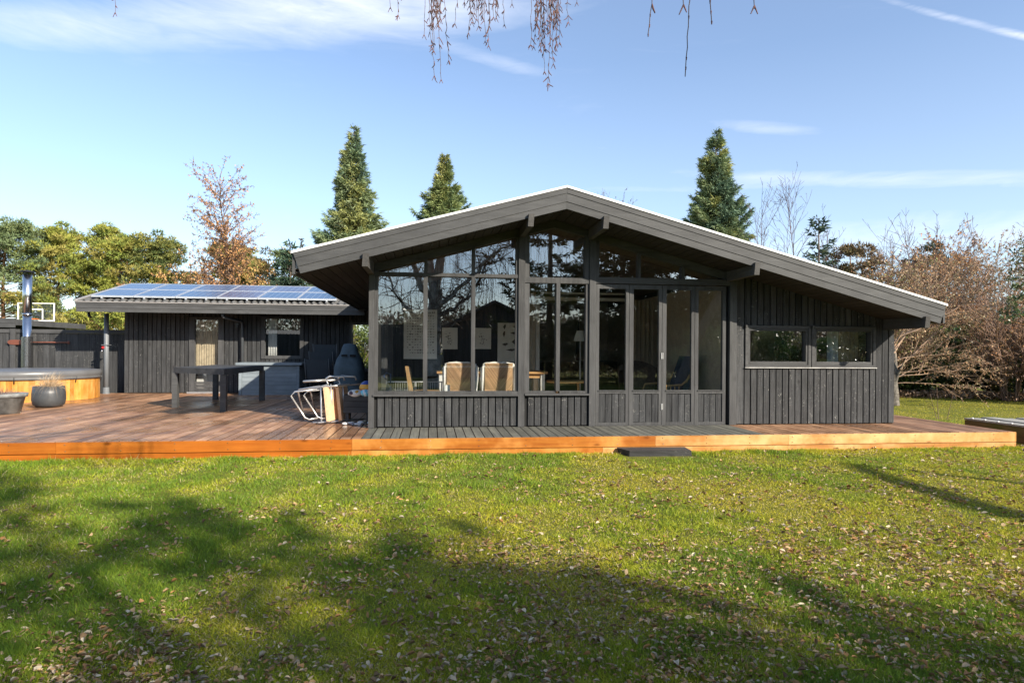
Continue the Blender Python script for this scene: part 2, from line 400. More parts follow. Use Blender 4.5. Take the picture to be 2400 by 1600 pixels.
for a, b2 in ((-1.745, RX), (RX, 7.315)):
    e.hexa([(a, 8.26, S(a)+.001), (b2, 8.26, S(b2)+.001), (b2, 8.36, S(b2)+.014), (a, 8.36, S(a)+.014)],
           [(a, 8.26, S(a)+.030), (b2, 8.26, S(b2)+.030), (b2, 8.36, S(b2)+.036), (a, 8.36, S(a)+.036)])
e.build('edge_trim', M['white_edge'], roof)
e = MB()
e.box(-1.735, -1.702, 8.30, 19.4, S(-1.72)-.26, S(-1.72)-.003); e.build('eave_board', M['fascia'], roof); e = MB(); e.box(7.275, 7.305, 8.30, 19.4, S(7.29)-.25, S(7.29)-.003)
e.build('eave_board', M['fascia'], roof)
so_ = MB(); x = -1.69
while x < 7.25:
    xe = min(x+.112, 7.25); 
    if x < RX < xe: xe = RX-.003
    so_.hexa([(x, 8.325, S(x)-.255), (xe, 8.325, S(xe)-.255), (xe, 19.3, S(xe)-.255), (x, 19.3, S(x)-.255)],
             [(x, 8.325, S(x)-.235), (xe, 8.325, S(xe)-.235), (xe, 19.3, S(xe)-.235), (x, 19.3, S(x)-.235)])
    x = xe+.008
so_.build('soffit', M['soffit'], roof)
e = MB(); e.box(-1.66, 7.2, 19.32, 19.38, 1.7, 1.9); 
# roof beams with their sawn ends
for bx, zt, zb in ((-.825, 2.534, 2.366), (1.293, 3.10, 2.936), (2.30, 3.105, 2.938), (4.425, 2.539, 2.370), (6.99, 1.835, 1.674)):
    b_ = MB(); w_ = .036
    b_.hexa([(bx-w_-.01, 8.245, zb), (bx+w_-.01, 8.245, zb), (bx+w_, FY+.9, zb), (bx-w_, FY+.9, zb)], [(bx-w_, 8.235, zt), (bx+w_, 8.235, zt), (bx+w_, FY+.9, zt), (bx-w_, FY+.9, zt)])
    b_.build('beam', M['beam'], house)
# cladding
def clad(mb, x0, x1, z0, zt, y, pitch, gap=.018, th=.021):
    n = max(1, round((x1-x0)/pitch)); p = (x1-x0)/n
    for i in range(n):
        a, b2 = x0+i*p+gap/2, x0+(i+1)*p-gap/2; t1, t2 = (zt(a), zt(b2)) if callable(zt) else (zt, zt)
        j = R_.uniform(-.003, .003); zb = z0+R_.uniform(-.004, .004)
        mb.hexa([(a, y+j, zb), (b2, y+j, zb), (b2, y+th, zb), (a, y+th, zb)], [(a, y+j, t1), (b2, y+j, t1), (b2, y+th, t2), (a, y+th, t2)])
sof = lambda x: S(x)-.257
wl = MB()
clad(wl, -.745, 1.235, .235, .664, FY, .105); clad(wl, 1.385, 2.27, .235, .672, FY, .1)
clad(wl, 4.55, 4.68, .235, sof, FY, .13); clad(wl, 4.68, 6.83, .235, 1.085, FY, .1035); clad(wl, 4.68, 6.83, 1.722, sof, FY, .1035)
clad(wl, 6.83, 7.15, .235, sof, FY, .107)
wl.build('front_cladding', M['clad'], house)
wb = MB()
def backing(x0, x1, z0, zt):
    t = (zt(x0), zt(x1)) if callable(zt) else (zt, zt)
    wb.hexa([(x0, FY+.0225, z0), (x1, FY+.0225, z0), (x1, FY+.12, z0), (x0, FY+.12, z0)], [(x0, FY+.0225, t[0]), (x1, FY+.0225, t[1]), (x1, FY+.12, t[1]), (x0, FY+.12, t[0])])
backing(-.84, 2.38, .222, .69); backing(4.44, 7.14, .222, 1.09); backing(4.44, 4.70, 1.09, sof); backing(6.80, 7.14, 1.09, sof); backing(4.70, 6.80, 1.71, sof)
wb.box(-.84, -.74, FY+.125, 9.7, .0, 2.45); wb.box(-.84, -.74, 12.9, 19.2, .0, 2.45); wb.box(-.84, -.74, 9.7, 12.9, .0, .62); wb.box(-.84, -.74, 9.7, 12.9, 2.32, 2.45); wb.box(7.04, 7.14, FY+.125, 19.2, .0, 1.745)
wb.box(-.84, 7.14, 19.1, 19.2, .0, 1.8)
wb.build('wall', M['dark'], house)
sc_ = MB(); y = FY+.03
while y < 19.1:                                               # cladding of the long side walls
    sc_.box(7.141, 7.163, y, y+.095, .235, 1.735); y += .106
sc_.build('side_cladding', M['clad'], house)
sc_ = MB(); y = FY+.03
while y < 19.1:
    sc_.box(-.866, -.843, y, y+.095, .235, .62 if 9.6 < y < 12.85 else 2.45); y += .106
sc_.build('side_cladding', M['clad'], house)
# posts
def post(x0, x1, z0, z1, y0=FY-.035, y1=FY+.11):
    MB().box(x0, x1, y0, y1, z0, z1).build('post', M['frame_z'], house)
post(-.862, -.785, DZ+.003, 2.40, FY-.03); post(1.243, 1.335, DZ+.003, 2.95); post(2.285, 2.378, DZ+.003, 2.955); post(4.436, 4.545, DZ+.003, 2.40, FY-.03)
# gable trims following the roof
t = MB()
for a, b2 in ((-.785, RX), (RX, 4.43)):
    t.hexa([(a, FY+.005, G(a)), (b2, FY+.005, G(b2)), (b2, FY+.10, G(b2)), (a, FY+.10, G(a))], [(a, FY+.005, sof(a)), (b2, FY+.005, sof(b2)), (b2, FY+.10, sof(b2)), (a, FY+.10, sof(a))])
t.build('gable_trim', M['frame_x'], house)

def pane(x0, x1, z0, zt, parent, y=FY+.055, mat='glass'):
    t0, t1 = (zt(x0), zt(x1)) if callable(zt) else (zt, zt)
    poly = [(x0, z0), (x1, z0), (x1, t1)]
    if callable(zt) and x0 < RX < x1: poly.append((RX, zt(RX)))
    poly.append((x0, t0))
    MB().add([(x, y, z) for x, z in poly], [tuple(range(len(poly)))]).build('pane', M[mat], parent)
def window(name, fr, panes, mat='glass', y=FY+.055, wood_='frame_z', label=None):
    f = MB()
    for bx in fr: f.box(*bx)
    o = f.build(name, M[wood_], house)
    for p in panes: pane(*p, o, y, mat)
    return o
y0, y1 = FY-.005, FY+.09
window('tall_window', [(-.784, -.742, y0, y1, .732, 2.353), (1.205, 1.242, y0, y1, .732, 2.353), (-.784, 1.242, FY-.03, FY+.09, .690, .731), (-.784, 1.242, FY-.02, FY+.09, 2.354, 2.402),
        (-.110, -.051, y0-.02, y1, .732, 2.353), (.567, .622, y0-.02, y1, .732, 2.353)],
       [(-.742, -.110, .731, 2.354), (-.051, .567, .731, 2.354), (.622, 1.205, .731, 2.354)])
MB().box(-.80, 1.245, FY-.05, FY+.02, .664, .689).build('sill', M['frame_x'], house)
f = MB(); f.box(-.784, -.742, y0, y1, 2.403, G(-.76)); f.box(1.205, 1.242, y0, y1, 2.403, G(1.22)-.002)
f.box(-.105, -.055, y0-.01, y1, 2.403, G(-.08)); f.box(.572, .620, y0-.01, y1, 2.403, G(.6))
o = f.build('gable_window', M['frame_z'], house)
for a, b2 in ((-.742, -.105), (-.055, .572), (.62, 1.205)): pane(a, b2, 2.402, G, o)
window('casement_window', [(1.336, 1.405, y0, y1, .70, 2.290), (2.235, 2.284, y0, y1, .70, 2.290), (1.795, 1.850, y0-.02, y1, .732, 2.290), (1.406, 1.794, y0, y1, .70, .732), (1.851, 2.234, y0, y1, .70, .732),
        (1.336, 2.284, FY-.02, FY+.09, 2.291, 2.372)],
       [(1.405, 1.795, .732, 2.291), (1.85, 2.235, .732, 2.291)], 'glass_dim')
MB().box(1.34, 2.29, FY-.05, FY+.02, .672, .698).build('sill', M['frame_x'], house)
f = MB(); f.box(1.336, 1.400, y0, y1, 2.373, G(1.37)); f.box(2.215, 2.284, y0, y1, 2.373, G(2.25))
o = f.build('gable_window', M['frame_z'], house); pane(1.40, 2.215, 2.372, G, o)
f = MB(); f.box(2.379, 4.434, FY-.03, FY+.09, 2.303, 2.392); f.build('lintel', M['frame_x'], house)
f = MB(); f.box(3.02, 3.06, y0, y1, 2.393, G(3.04)); f.box(3.69, 3.74, y0, y1, 2.393, G(3.71)); f.box(2.379, 2.43, y0, y1, 2.393, G(2.4))
o = f.build('gable_window', M['frame_z'], house)
for a, b2 in ((2.43, 3.02), (3.06, 3.69), (3.74, 4.30)): pane(a, b2, 2.392, G, o)
# folding doors
for k, (a, b2, g0, g1) in enumerate(((2.386, 2.884, 2.434, 2.836), (2.890, 3.386, 2.952, 3.340), (3.392, 3.888, 3.455, 3.842), (3.894, 4.380, 3.951, 4.330))):
    f = MB(); ya, yb = FY-.012, FY+.05
    f.box(a, g0, ya, yb, .232, 2.290); f.box(g1, b2, ya, yb, .232, 2.290)
    f.box(g0, g1, ya, yb, 2.228, 2.290); f.box(g0, g1, ya, yb, .692, .742); f.box(g0, g1, ya, yb, .232, .272)
    f.box(g0-.012, g1+.012, ya-.012, ya-.001, .728, .742)
    o = f.build('folding_door', M['frame_z'], house)
    pane(g0, g1, .742, 2.228, o, FY+.02, 'glass_dim')
    p = MB(); clad(p, g0, g1, .273, .691, FY+.002, (g1-g0)/4, .010, .02); p.box(g0, g1, FY+.0235, FY+.04, .273, .691, 0); p.build('door_panel', M['clad'], o)
    if k in (1, 2):
        h = MB()
        for zz in (.50, 1.25): h.box((b2-.012 if k == 1 else a+.002), (b2-.003 if k == 1 else a+.011), ya-.012, ya-.001, zz-.045, zz+.045)
        h.build('hinge', M['alu'], o)
MB().box(4.381, 4.435, FY+.05, FY+.09, .222, 2.30).build('door_recess', M['dark'], house)
MB().box(2.386, 4.381, FY-.02, FY+.09, .2225, .2305).build('threshold', M['frame_x'], house)
# the two low windows on the right
for a, b2 in ((4.690, 5.748), (5.762, 6.820)):
    f = MB(); z0, z1 = 1.088, 1.716
    f.box(a, a+.045, FY-.02, FY+.09, z0, z1); f.box(b2-.045, b2, FY-.02, FY+.09, z0, z1); f.box(a+.046, b2-.046, FY-.02, FY+.09, z1-.04, z1); f.box(a+.046, b2-.046, FY-.02, FY+.09, z0, z0+.035)
    i0, i1 = a+.049, b2-.049
    f.box(i0, i0+.03, FY-.008, FY+.08, z0+.037, z1-.043); f.box(i1-.03, i1, FY-.008, FY+.08, z0+.037, z1-.043)
    f.box(i0+.031, i1-.031, FY-.008, FY+.08, z1-.078, z1-.043); f.box(i0+.031, i1-.031, FY-.008, FY+.08, z0+.037, z0+.084)
    o = f.build('window', M['frame_x'], house); pane(i0+.03, i1-.03, z0+.084, z1-.078, o, FY+.05, 'glass')
    h = MB(); h.box(a-.01, a+.02, FY-.045, FY-.021, z1-.03, z1+.005); h.build('stay', M['blackmetal'], o)
MB().box(4.68, 6.83, FY-.035, FY+.005, 1.074, 1.0855).build('sill', M['sill_white'], house)
f = MB(); f.box(-.86, -.75, 9.70, 9.76, .62, 2.32); f.box(-.86, -.75, 12.84, 12.9, .62, 2.32); f.box(-.86, -.75, 11.27, 11.33, .62, 2.32)  # unseen window, added to let more daylight in to the posters
o = f.build('added_light_window', M['frame_z'], house); MB().add([(-.80, 9.76, .62), (-.80, 12.84, .62), (-.80, 12.84, 2.32), (-.80, 9.76, 2.32)], [(0, 1, 2, 3)]).build('pane', M['glass_dim'], o)
# inside the house
r = MB(); r.box(-.73, 7.03, FY+.13, 19.0, .20, .245); r.build('floor', M['room_floor'], house)
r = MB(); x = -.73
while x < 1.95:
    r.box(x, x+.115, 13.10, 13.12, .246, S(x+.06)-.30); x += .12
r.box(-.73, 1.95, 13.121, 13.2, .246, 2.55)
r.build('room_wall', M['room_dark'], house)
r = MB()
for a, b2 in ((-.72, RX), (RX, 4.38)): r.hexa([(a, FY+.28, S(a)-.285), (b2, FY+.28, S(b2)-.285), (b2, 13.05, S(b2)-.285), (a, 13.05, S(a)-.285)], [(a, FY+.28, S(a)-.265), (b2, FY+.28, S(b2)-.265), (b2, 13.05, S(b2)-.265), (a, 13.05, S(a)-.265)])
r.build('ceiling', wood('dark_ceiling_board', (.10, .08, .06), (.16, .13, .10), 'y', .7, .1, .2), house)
r = MB(); r.box(1.95, 2.02, 12.3, 13.2, .246, 2.45); r.box(4.4, 4.46, FY+.13, 19.0, .246, 2.4); r.box(2.02, 4.4, 15.6, 15.7, .246, 2.5)
r.box(2.02, 3.9, 15.5, 15.59, 1.05, 1.95); r.build('room_partition', M['room_light'], house)
r = MB(); r.box(2.03, 2.10, 12.28, 12.36, .246, 2.30); r.box(2.03, 3.9, 12.28, 12.36, 2.30, 2.36); r.box(2.10, 3.9, 12.2, 12.25, 2.42, 2.45); r.build('door_frame', M['white'], house)
r = MB(); r.box(4.46, 7.03, 12.4, 12.5, .246, 2.4); r.build('bedroom_wall', M['room_light'], house)

# ------------------------------------------------------------------ annex
AY = 16.5
annex = thing('annex', 'low black timber annex with solar panels on its corrugated roof', 'building', (-4.6, AY, DZ))
a_ = MB(); pz = .105
top = 2.30
clad(a_, -7.36, -5.87, .235, top, AY, pz); clad(a_, -5.05, -4.18, .235, top, AY, pz); clad(a_, -4.18, -3.15, .235, 1.06, AY, pz); clad(a_, -4.18, -3.15, 2.12, top, AY, pz)
clad(a_, -3.15, -2.07, .235, top, AY, pz); clad(a_, -5.87, -5.05, 2.09, top, AY, pz); clad(a_, -1.02, -.87, .235, top, AY, pz); clad(a_, -2.07, -1.02, 2.0, top, AY, pz)
a_.build('front_cladding', M['clad'], annex)
a_ = MB()
for x0, x1, z0, z1 in ((-7.35, -5.87, .0, 2.3), (-5.05, -4.18, 0, 2.3), (-4.18, -3.15, 0, 1.06), (-4.18, -3.15, 2.12, 2.3), (-3.15, -2.07, 0, 2.3), (-5.87, -5.05, 2.09, 2.3), (-1.02, -.87, 0, 2.3), (-2.07, -1.02, 0, .75), (-2.07, -1.02, 2.0, 2.3)):
    a_.box(x0, x1, AY+.0225, AY+.12, z0, z1)
a_.box(-7.35, -7.25, AY+.125, 19.5, 0, 2.5); a_.box(-7.24, -2.3, 19.4, 19.5, 0, 2.5); a_.box(-2.4, -2.3, AY+.125, 19.39, .31, 2.5)
a_.build('wall', M['dark'], annex)
MB().box(-7.24, -.87, AY+.125, 19.38, .20, .30).build('floor', M['room_floor'], annex)
def RY(y): return 2.375+.244*(y-15.6) if y < 18.0 else 2.375+.244*2.4-.2*(y-18)
# corrugated roof
V = []; Fq = []; nx = 8*42+1; xs = np.linspace(-7.97, -1.60, nx); ysr = [15.60, 16.4, 17.2, 18.0, 18.02, 18.9, 19.9]
for y in ysr:
    for x in xs: V.append((x, y, RY(y)+.026*math.cos((x+7.97)*2*math.pi/.152)))
mb = MB(); mb.add(V, [(j*nx+i, j*nx+i+1, (j+1)*nx+i+1, (j+1)*nx+i) for j in range(len(ysr)-1) for i in range(nx-1)], .5, True)
arf = mb.build('roof', M['corr'], annex)
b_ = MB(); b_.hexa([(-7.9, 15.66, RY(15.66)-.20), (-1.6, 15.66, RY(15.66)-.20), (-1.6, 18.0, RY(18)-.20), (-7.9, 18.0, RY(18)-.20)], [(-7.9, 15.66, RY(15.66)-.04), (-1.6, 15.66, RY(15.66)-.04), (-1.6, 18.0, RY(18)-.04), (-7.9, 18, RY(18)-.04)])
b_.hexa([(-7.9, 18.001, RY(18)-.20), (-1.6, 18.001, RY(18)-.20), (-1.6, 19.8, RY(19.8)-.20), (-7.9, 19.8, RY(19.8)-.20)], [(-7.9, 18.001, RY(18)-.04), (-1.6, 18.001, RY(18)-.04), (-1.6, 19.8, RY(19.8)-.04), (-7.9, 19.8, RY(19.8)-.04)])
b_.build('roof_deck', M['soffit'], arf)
b_ = MB(); b_.box(-7.985, -1.58, 15.555, 15.585, 2.295, 2.345); b_.box(-7.975, -1.58, 15.562, 15.592, 2.212, 2.290); b_.box(-7.965, -1.58, 15.569, 15.599, 2.13, 2.207)
b_.hexa([(-7.985, 15.60, 2.14), (-7.955, 15.60, 2.14), (-7.955, 18, RY(18)-.21), (-7.985, 18, RY(18)-.21)], [(-7.985, 15.6, 2.345), (-7.955, 15.6, 2.345), (-7.955, 18, RY(18)-.01), (-7.985, 18, RY(18)-.01)])
b_.build('fascia_board', M['fascia'], arf)
b_ = MB(); b_.box(-8.02, -1.58, 15.535, 15.60, 2.346, 2.368)
b_.hexa([(-8.02, 15.601, RY(15.6)+.005), (-7.95, 15.601, RY(15.6)+.005), (-7.95, 18, RY(18)+.005), (-8.02, 18, RY(18)+.005)], [(-8.02, 15.601, RY(15.6)+.035), (-7.95, 15.601, RY(15.6)+.035), (-7.95, 18, RY(18)+.035), (-8.02, 18, RY(18)+.035)])
b_.build('edge_trim', plain('pale_roof_trim', (.30, .28, .265), .5), arf)
def solar_mat(name, blue):
    m, n, b = material(name); tc = n.new('ShaderNodeTexCoord'); sp = n.new('ShaderNodeSeparateXYZ'); n.link(tc.outputs['Object'], sp.inputs[0])
    fx = n.math('FRACT', n.math('MULTIPLY', sp.outputs[0], 6/.86)); line = n.math('LESS_THAN', fx, .07)
    fy = n.math('FRACT', n.math('MULTIPLY', sp.outputs[1], 6/.98)); l2 = n.math('MULTIPLY', n.math('LESS_THAN', fy, .03), .5)
    n.link(n.mix(n.math('MAXIMUM', line, l2), (*blue, 1), (.22, .27, .34, 1)), b.inputs['Base Color'])
    b.inputs['Roughness'].default_value = .14; b.inputs['Specular IOR Level'].default_value = .42
    return m
SOL = [solar_mat('blue_solar_cells', (.018, .055, .125)), solar_mat('violet_solar_cells', (.05, .045, .09))]
for j in range(2):
    for i in range(7):
        x0 = -7.765+i*.918; x1 = x0+.906; ya = 15.80+j*.985; yb = ya+.972
        za, zb = RY(ya)+.095, RY(yb)+.095
        if x1 > -1.45: continue
        mb = MB(); 
        def slab(xa, xb, u0, u1, lo, hi): 
            p = [(xa, u0), (xb, u0), (xb, u1), (xa, u1)]
            mb.hexa([(x, y, RY(y)+lo) for x, y in p], [(x, y, RY(y)+hi) for x, y in p])
        slab(x0, x0+.022, ya, yb, .06, .098); slab(x1-.022, x1, ya, yb, .06, .098); slab(x0+.0221, x1-.0221, ya, ya+.024, .06, .098); slab(x0+.0221, x1-.0221, yb-.024, yb, .06, .098)
        if j == 0:
            for fx in (.25, .75): slab(x0+.906*fx-.02, x0+.906*fx+.02, ya-.01, ya+.03, .03, .059)
        fo = mb.build('solar_panel', M['alu'], arf)
        mb = MB(); slab(x0+.022, x1-.022, ya+.024, yb-.024, .08, .093)
        c = mb.build('cells', SOL[1 if (i == 3 and j == 0) or (i in (3, 4) and j == 1) else 0], fo)
# door, windows
def awindow(name, x0, x1, z0, z1, g, matname='glass', low=None):
    f = MB(); gx0, gx1, gz0, gz1 = g
    f.box(x0, gx0, AY-.03, AY+.09, z0, z1); f.box(gx1, x1, AY-.03, AY+.09, z0, z1); f.box(gx0+.001, gx1-.001, AY-.03, AY+.09, gz1, z1)
    if low:
        zz = z0; 
        for h in low: f.box(gx0+.001, gx1-.001, AY-.025, AY+.03, zz+.001, zz+h-.006); zz += h
    else: f.box(gx0+.001, gx1-.001, AY-.03, AY+.09, z0, gz0)
    o = f.build(name, M['frame_z'], annex)
    MB().add([(gx0, AY+.03, gz0), (gx1, AY+.03, gz0), (gx1, AY+.03, gz1), (gx0, AY+.03, gz1)], [(0, 1, 2, 3)]).build('pane', M[matname], o)
    return o
do = awindow('door', -5.865, -5.055, .235, 2.085, (-5.742, -5.187, .503, 2.013), 'glass', (.06, .06, .08, .068))
MB().box(-5.90, -5.02, AY-.06, AY-.031, .225, .245).build('threshold', M['alu'], do)
awindow('window', -4.175, -3.155, 1.065, 2.115, (-4.09, -3.247, 1.146, 2.06))
awindow('window', -2.065, -1.025, .755, 1.995, (-1.99, -1.10, .83, 1.935), 'glass_dim')
f = MB(); f.tube([(-7.68, 16.33, DZ), (-7.68, 16.33, 2.13)], .055, 10); f.lathe((-7.68, 16.33, DZ), [(.085, 0), (.085, .012), (.07, .02), (.066, .15), (.056, .155)], 14)
f.box(-7.76, -7.60, 16.26, 16.40, 1.375, 1.39); po = f.build('post', plain('grey_post', (.14, .15, .16), .5), annex)
f = MB(); f.box(-7.745, -7.70, 16.25, 16.275, 1.30, 1.345); f.build('red_tap_handle', plain('red_plastic', (.55, .02, .02), .4), po)
f = MB(); f.tube([(-7.72, 16.26, 1.27), (-7.72, 16.21, 1.25), (-7.72, 16.20, 1.21)], .014, 8); f.build('tap', M['steel'], po)
f = MB(); f.tube([(-4.85, 15.68, 2.13), (-4.84, 15.70, 2.06), (-4.62, 16.38, 1.98), (-4.60, 16.40, 1.86), (-4.60, 16.40, .26)], .038, 10); f.build('downpipe', plain('dark_grey_pipe', (.045, .05, .055), .45), annex)
f = MB(); f.tube([(-4.72, 16.47, 1.90), (-4.72, 16.40, 1.90)], .05, 12); f.lathe((-4.72, 16.40, 1.80), [(.045, 0), (.05, .02), (.04, .1)], 12); f.build('wall_lamp', M['blackmetal'], annex)
f = MB(); f.tube([(-7.86, 15.9, 2.14), (-7.86, 15.9, 2.05), (-7.80, 15.86, 2.02)], .03, 8); f.build('security_lamp', M['blackmetal'], annex)
# things seen through the annex panes
def sheet(name, pts, mat, parent=None): return MB().add(pts, [tuple(range(len(pts)))]).build(name, mat, parent)
f = MB(); V = []
for i in range(60): V += [(-5.76+i*.0099, 16.62+.008*math.sin(i*1.1), .86), (-5.76+i*.0099, 16.62+.008*math.sin(i*1.1), 2.04)]
f.add(V, [(2*i, 2*i+2, 2*i+3, 2*i+1) for i in range(59)], .5, True)
rebase(tag(f.build('reflection_sheet', plain('beige_reflection', (.50, .41, .28), .9, var=.2, nscale=6)), 'beige pleated sheet added for the brown reflection in the annex door pane', 'reflection_sheet'))  # added pleated sheet, its colour stands for the reflection in the door pane
f = MB(); f.box(-5.9, -4.9, 17.1, 19.2, .301, .62); f.box(-5.88, -5.35, 17.12, 17.6, .621, .76); rebase(tag(f.build('bed', M['white']), 'white bed with pillow behind the annex glass door', 'bed'))
f = MB()
for i in range(7): f.tube([(-4.05+i*.03, 16.72+.015*(i % 2), .95), (-4.05+i*.03, 16.72+.015*(i % 2), 2.15)], .02, 6)
rebase(tag(f.build('curtain', M['white']), 'narrow white curtain inside the annex window', 'curtain'))

# ------------------------------------------------------------------ fence, tub and what stands on the deck
fence = thing('board_fence', 'black vertical board fence behind the hot tub', 'fence', (-10.4, 16.9, 0))
f = MB(); clad(f, -14.6, -7.42, .1, 1.66, 16.9, .13, .004); f.build('boards', M['clad'], fence)
f = MB(); f.box(-14.6, -7.42, 16.87, 16.96, 1.662, 1.752); f.build('top_rail', M['frame_x'], fence)
f = MB(); f.box(-10.10, -9.98, 16.84, 16.868, .1, 1.76); f.build('post', M['frame_z'], fence)
shed = thing('neighbour_shed', 'low dark shed whose grey fascia shows above the fence at far left', 'shed', (-14.5, 22, 0))
MB().box(-17.6, -12.3, 20.4, 23.4, 0, 1.95).build('wall', M['clad'], shed)
f = MB(); f.box(-18, -11.86, 20.0, 20.03, 1.88, 2.00); f.box(-18, -11.86, 19.99, 20.02, 2.005, 2.14); f.box(-18, -11.86, 20.04, 23.8, 1.95, 2.12); f.build('roof', M['fascia'], shed)
hoop = thing('basketball_backboard', 'clear basketball backboard with white frame rising behind the fence', 'backboard', (-12.42, 22, 0))
f = MB(); bx0, bx1, bz0, bz1 = -12.96, -11.88, 2.14, 2.72
for a in ((bx0, bx1, bz1-.025, bz1), (bx0, bx1, bz0, bz0+.035), (bx0, bx0+.028, bz0+.035, bz1-.025), (bx1-.028, bx1, bz0+.035, bz1-.025)): f.box(a[0], a[1], 21.97, 22.0, a[2], a[3])
for a in ((-12.60, -12.22, 2.5, 2.535), (-12.60, -12.565, 2.2, 2.5), (-12.255, -12.22, 2.2, 2.5)): f.box(a[0], a[1], 21.985, 21.995, a[2], a[3])
f.build('frame', M['white'], hoop)
sheet('board', [(bx0+.02, 21.99, bz0+.02), (bx1-.02, 21.99, bz0+.02), (bx1-.02, 21.99, bz1-.02), (bx0+.02, 21.99, bz1-.02)], glass_mat('acrylic', .06, (.93, .95, .97)), hoop)
f = MB(); f.tube([(-12.42, 22.5, 0), (-12.42, 22.5, 2.2), (-12.42, 22.02, 2.35)], .04, 8); f.build('pole', M['blackmetal'], hoop)
f = MB(); f.tube([(-12.42+.2*math.cos(a*math.pi/8), 21.74+.2*math.sin(a*math.pi/8), 2.20) for a in range(17)], .01, 6, cap=False); f.build('ring', plain('orange_ring', (.6, .12, .02), .4), hoop)

tc_ = (-8.52, 14.78)
tub = thing('hot_tub', 'round wooden hot tub with orange staves and a grey padded cover', 'hot tub', (tc_[0], tc_[1], DZ))
ns = 92; st = []
tub.scale = (.815, .815, 1)
f = MB()
for i in range(ns):
    a0, a1 = 2*math.pi*i/ns+.0012, 2*math.pi*(i+1)/ns-.0012; r0, r1 = 1.55, 1.60
    P4 = [(tc_[0]+r*math.cos(a), tc_[1]+r*math.sin(a)) for r, a in ((r0, a0), (r1, a0), (r1, a1), (r0, a1))]
    f.hexa([(x, y, DZ+.004) for x, y in P4], [(x, y, .665) for x, y in P4])
f.build('staves', wood('orange_tub_stave', (.42, .15, .02), (.60, .29, .055), 'z', .5, .1, .45, knots=.4, fade=(.55, .28, .08)), tub)
MB().lathe((tc_[0], tc_[1], 0), [(1.545, .5), (1.545, .66)], 64, .1).build('liner', M['dark'], tub)
f = MB(); f.lathe((tc_[0], tc_[1], 0), [(1.58, .662), (1.645, .668), (1.655, .70), (1.64, .722), (1.648, .728), (1.655, .80), (1.62, .835), (1.4, .850), (.7, .858), (0, .86)], 72, .5)
f.build('cover', plain('grey_vinyl_cover', (.125, .125, .125), .38, spec=.6, var=.12, nscale=2.5), tub)
f = MB()
for a in (-1.2, -.4, .3): f.tube([(tc_[0]+1.66*math.cos(a), tc_[1]+1.66*math.sin(a), .72), (tc_[0]+1.63*math.cos(a), tc_[1]+1.63*math.sin(a), .60)], .012, 6)
f.build('strap', M['blackmetal'], tub)
flue = thing('stove_flue', 'shiny steel flue pipe with rain cap and perforated guard behind the hot tub', 'flue', (-9.645, 16.72, DZ))
f = MB(); f.tube([(-9.645, 16.72, DZ), (-9.645, 16.72, 2.10)], .088, 20); f.tube([(-9.645, 16.72, 2.101), (-9.645, 16.72, 3.06)], .094, 20); f.tube([(-9.645, 16.72, 2.09), (-9.645, 16.72, 2.12)], .099, 20); f.build('pipe', M['steel'], flue)
f = MB(); f.lathe((-9.645, 16.72, 3.12), [(.15, 0), (.14, .02), (.01, .05)], 18); 
for a in range(3): f.tube([(-9.645+.09*math.cos(a*2.1), 16.72+.09*math.sin(a*2.1), 3.05), (-9.645+.11*math.cos(a*2.1), 16.72+.11*math.sin(a*2.1), 3.13)], .008, 5)
f.build('rain_cap', M['blackmetal'], flue)
f = MB()
for k in range(30):                                            # herring-bone slots of the heat guard
    for j in range(14):
        a0 = 2*math.pi*j/14; a1 = a0+2*math.pi/14; z = .60+k*.032+(0 if j % 2 else .035); dz = .035 if j % 2 else -.035; r = .121
        f.add([(-9.645+r*math.cos(a0), 16.72+r*math.sin(a0), z), (-9.645+r*math.cos(a1), 16.72+r*math.sin(a1), z+dz), (-9.645+r*math.cos(a1), 16.72+r*math.sin(a1), z+dz+.013), (-9.645+r*math.cos(a0), 16.72+r*math.sin(a0), z+.013)], [(0, 1, 2, 3)])
hg = f.build('heat_guard', M['steel'], flue); MB().lathe((-9.645, 16.72, .58), [(.112, 0), (.112, .99)], 24, .5).build('guard_mesh', M['blackmetal'], hg)
pad = thing('paddle', 'red-brown wooden paddle hung level on the black fence', 'paddle', (-9.4, 16.83, 1.43))
f = MB(); pr = [(-10.14, .02), (-10.10, .05), (-9.98, .062), (-9.86, .055), (-9.80, .02)]
f.add([(x, 16.825, 1.435+h) for x, h in pr]+[(x, 16.825, 1.435-h) for x, h in pr[::-1]]+[(x, 16.84, 1.435+h) for x, h in pr]+[(x, 16.84, 1.435-h) for x, h in pr[::-1]],
      [tuple(range(10)), tuple(range(10, 20))[::-1]]+[(i, 10+i, 10+(i+1) % 10, (i+1) % 10) for i in range(10)])
PB = plain('red_brown_varnish', (.16, .055, .035), .35); f.build('blade', PB, pad)
f = MB(); f.tube([(-9.82, 16.832, 1.435), (-8.76, 16.832, 1.44)], .017, 8); f.tube([(-8.78, 16.832, 1.40), (-8.78, 16.832, 1.48)], .02, 8); f.build('shaft', PB, pad)

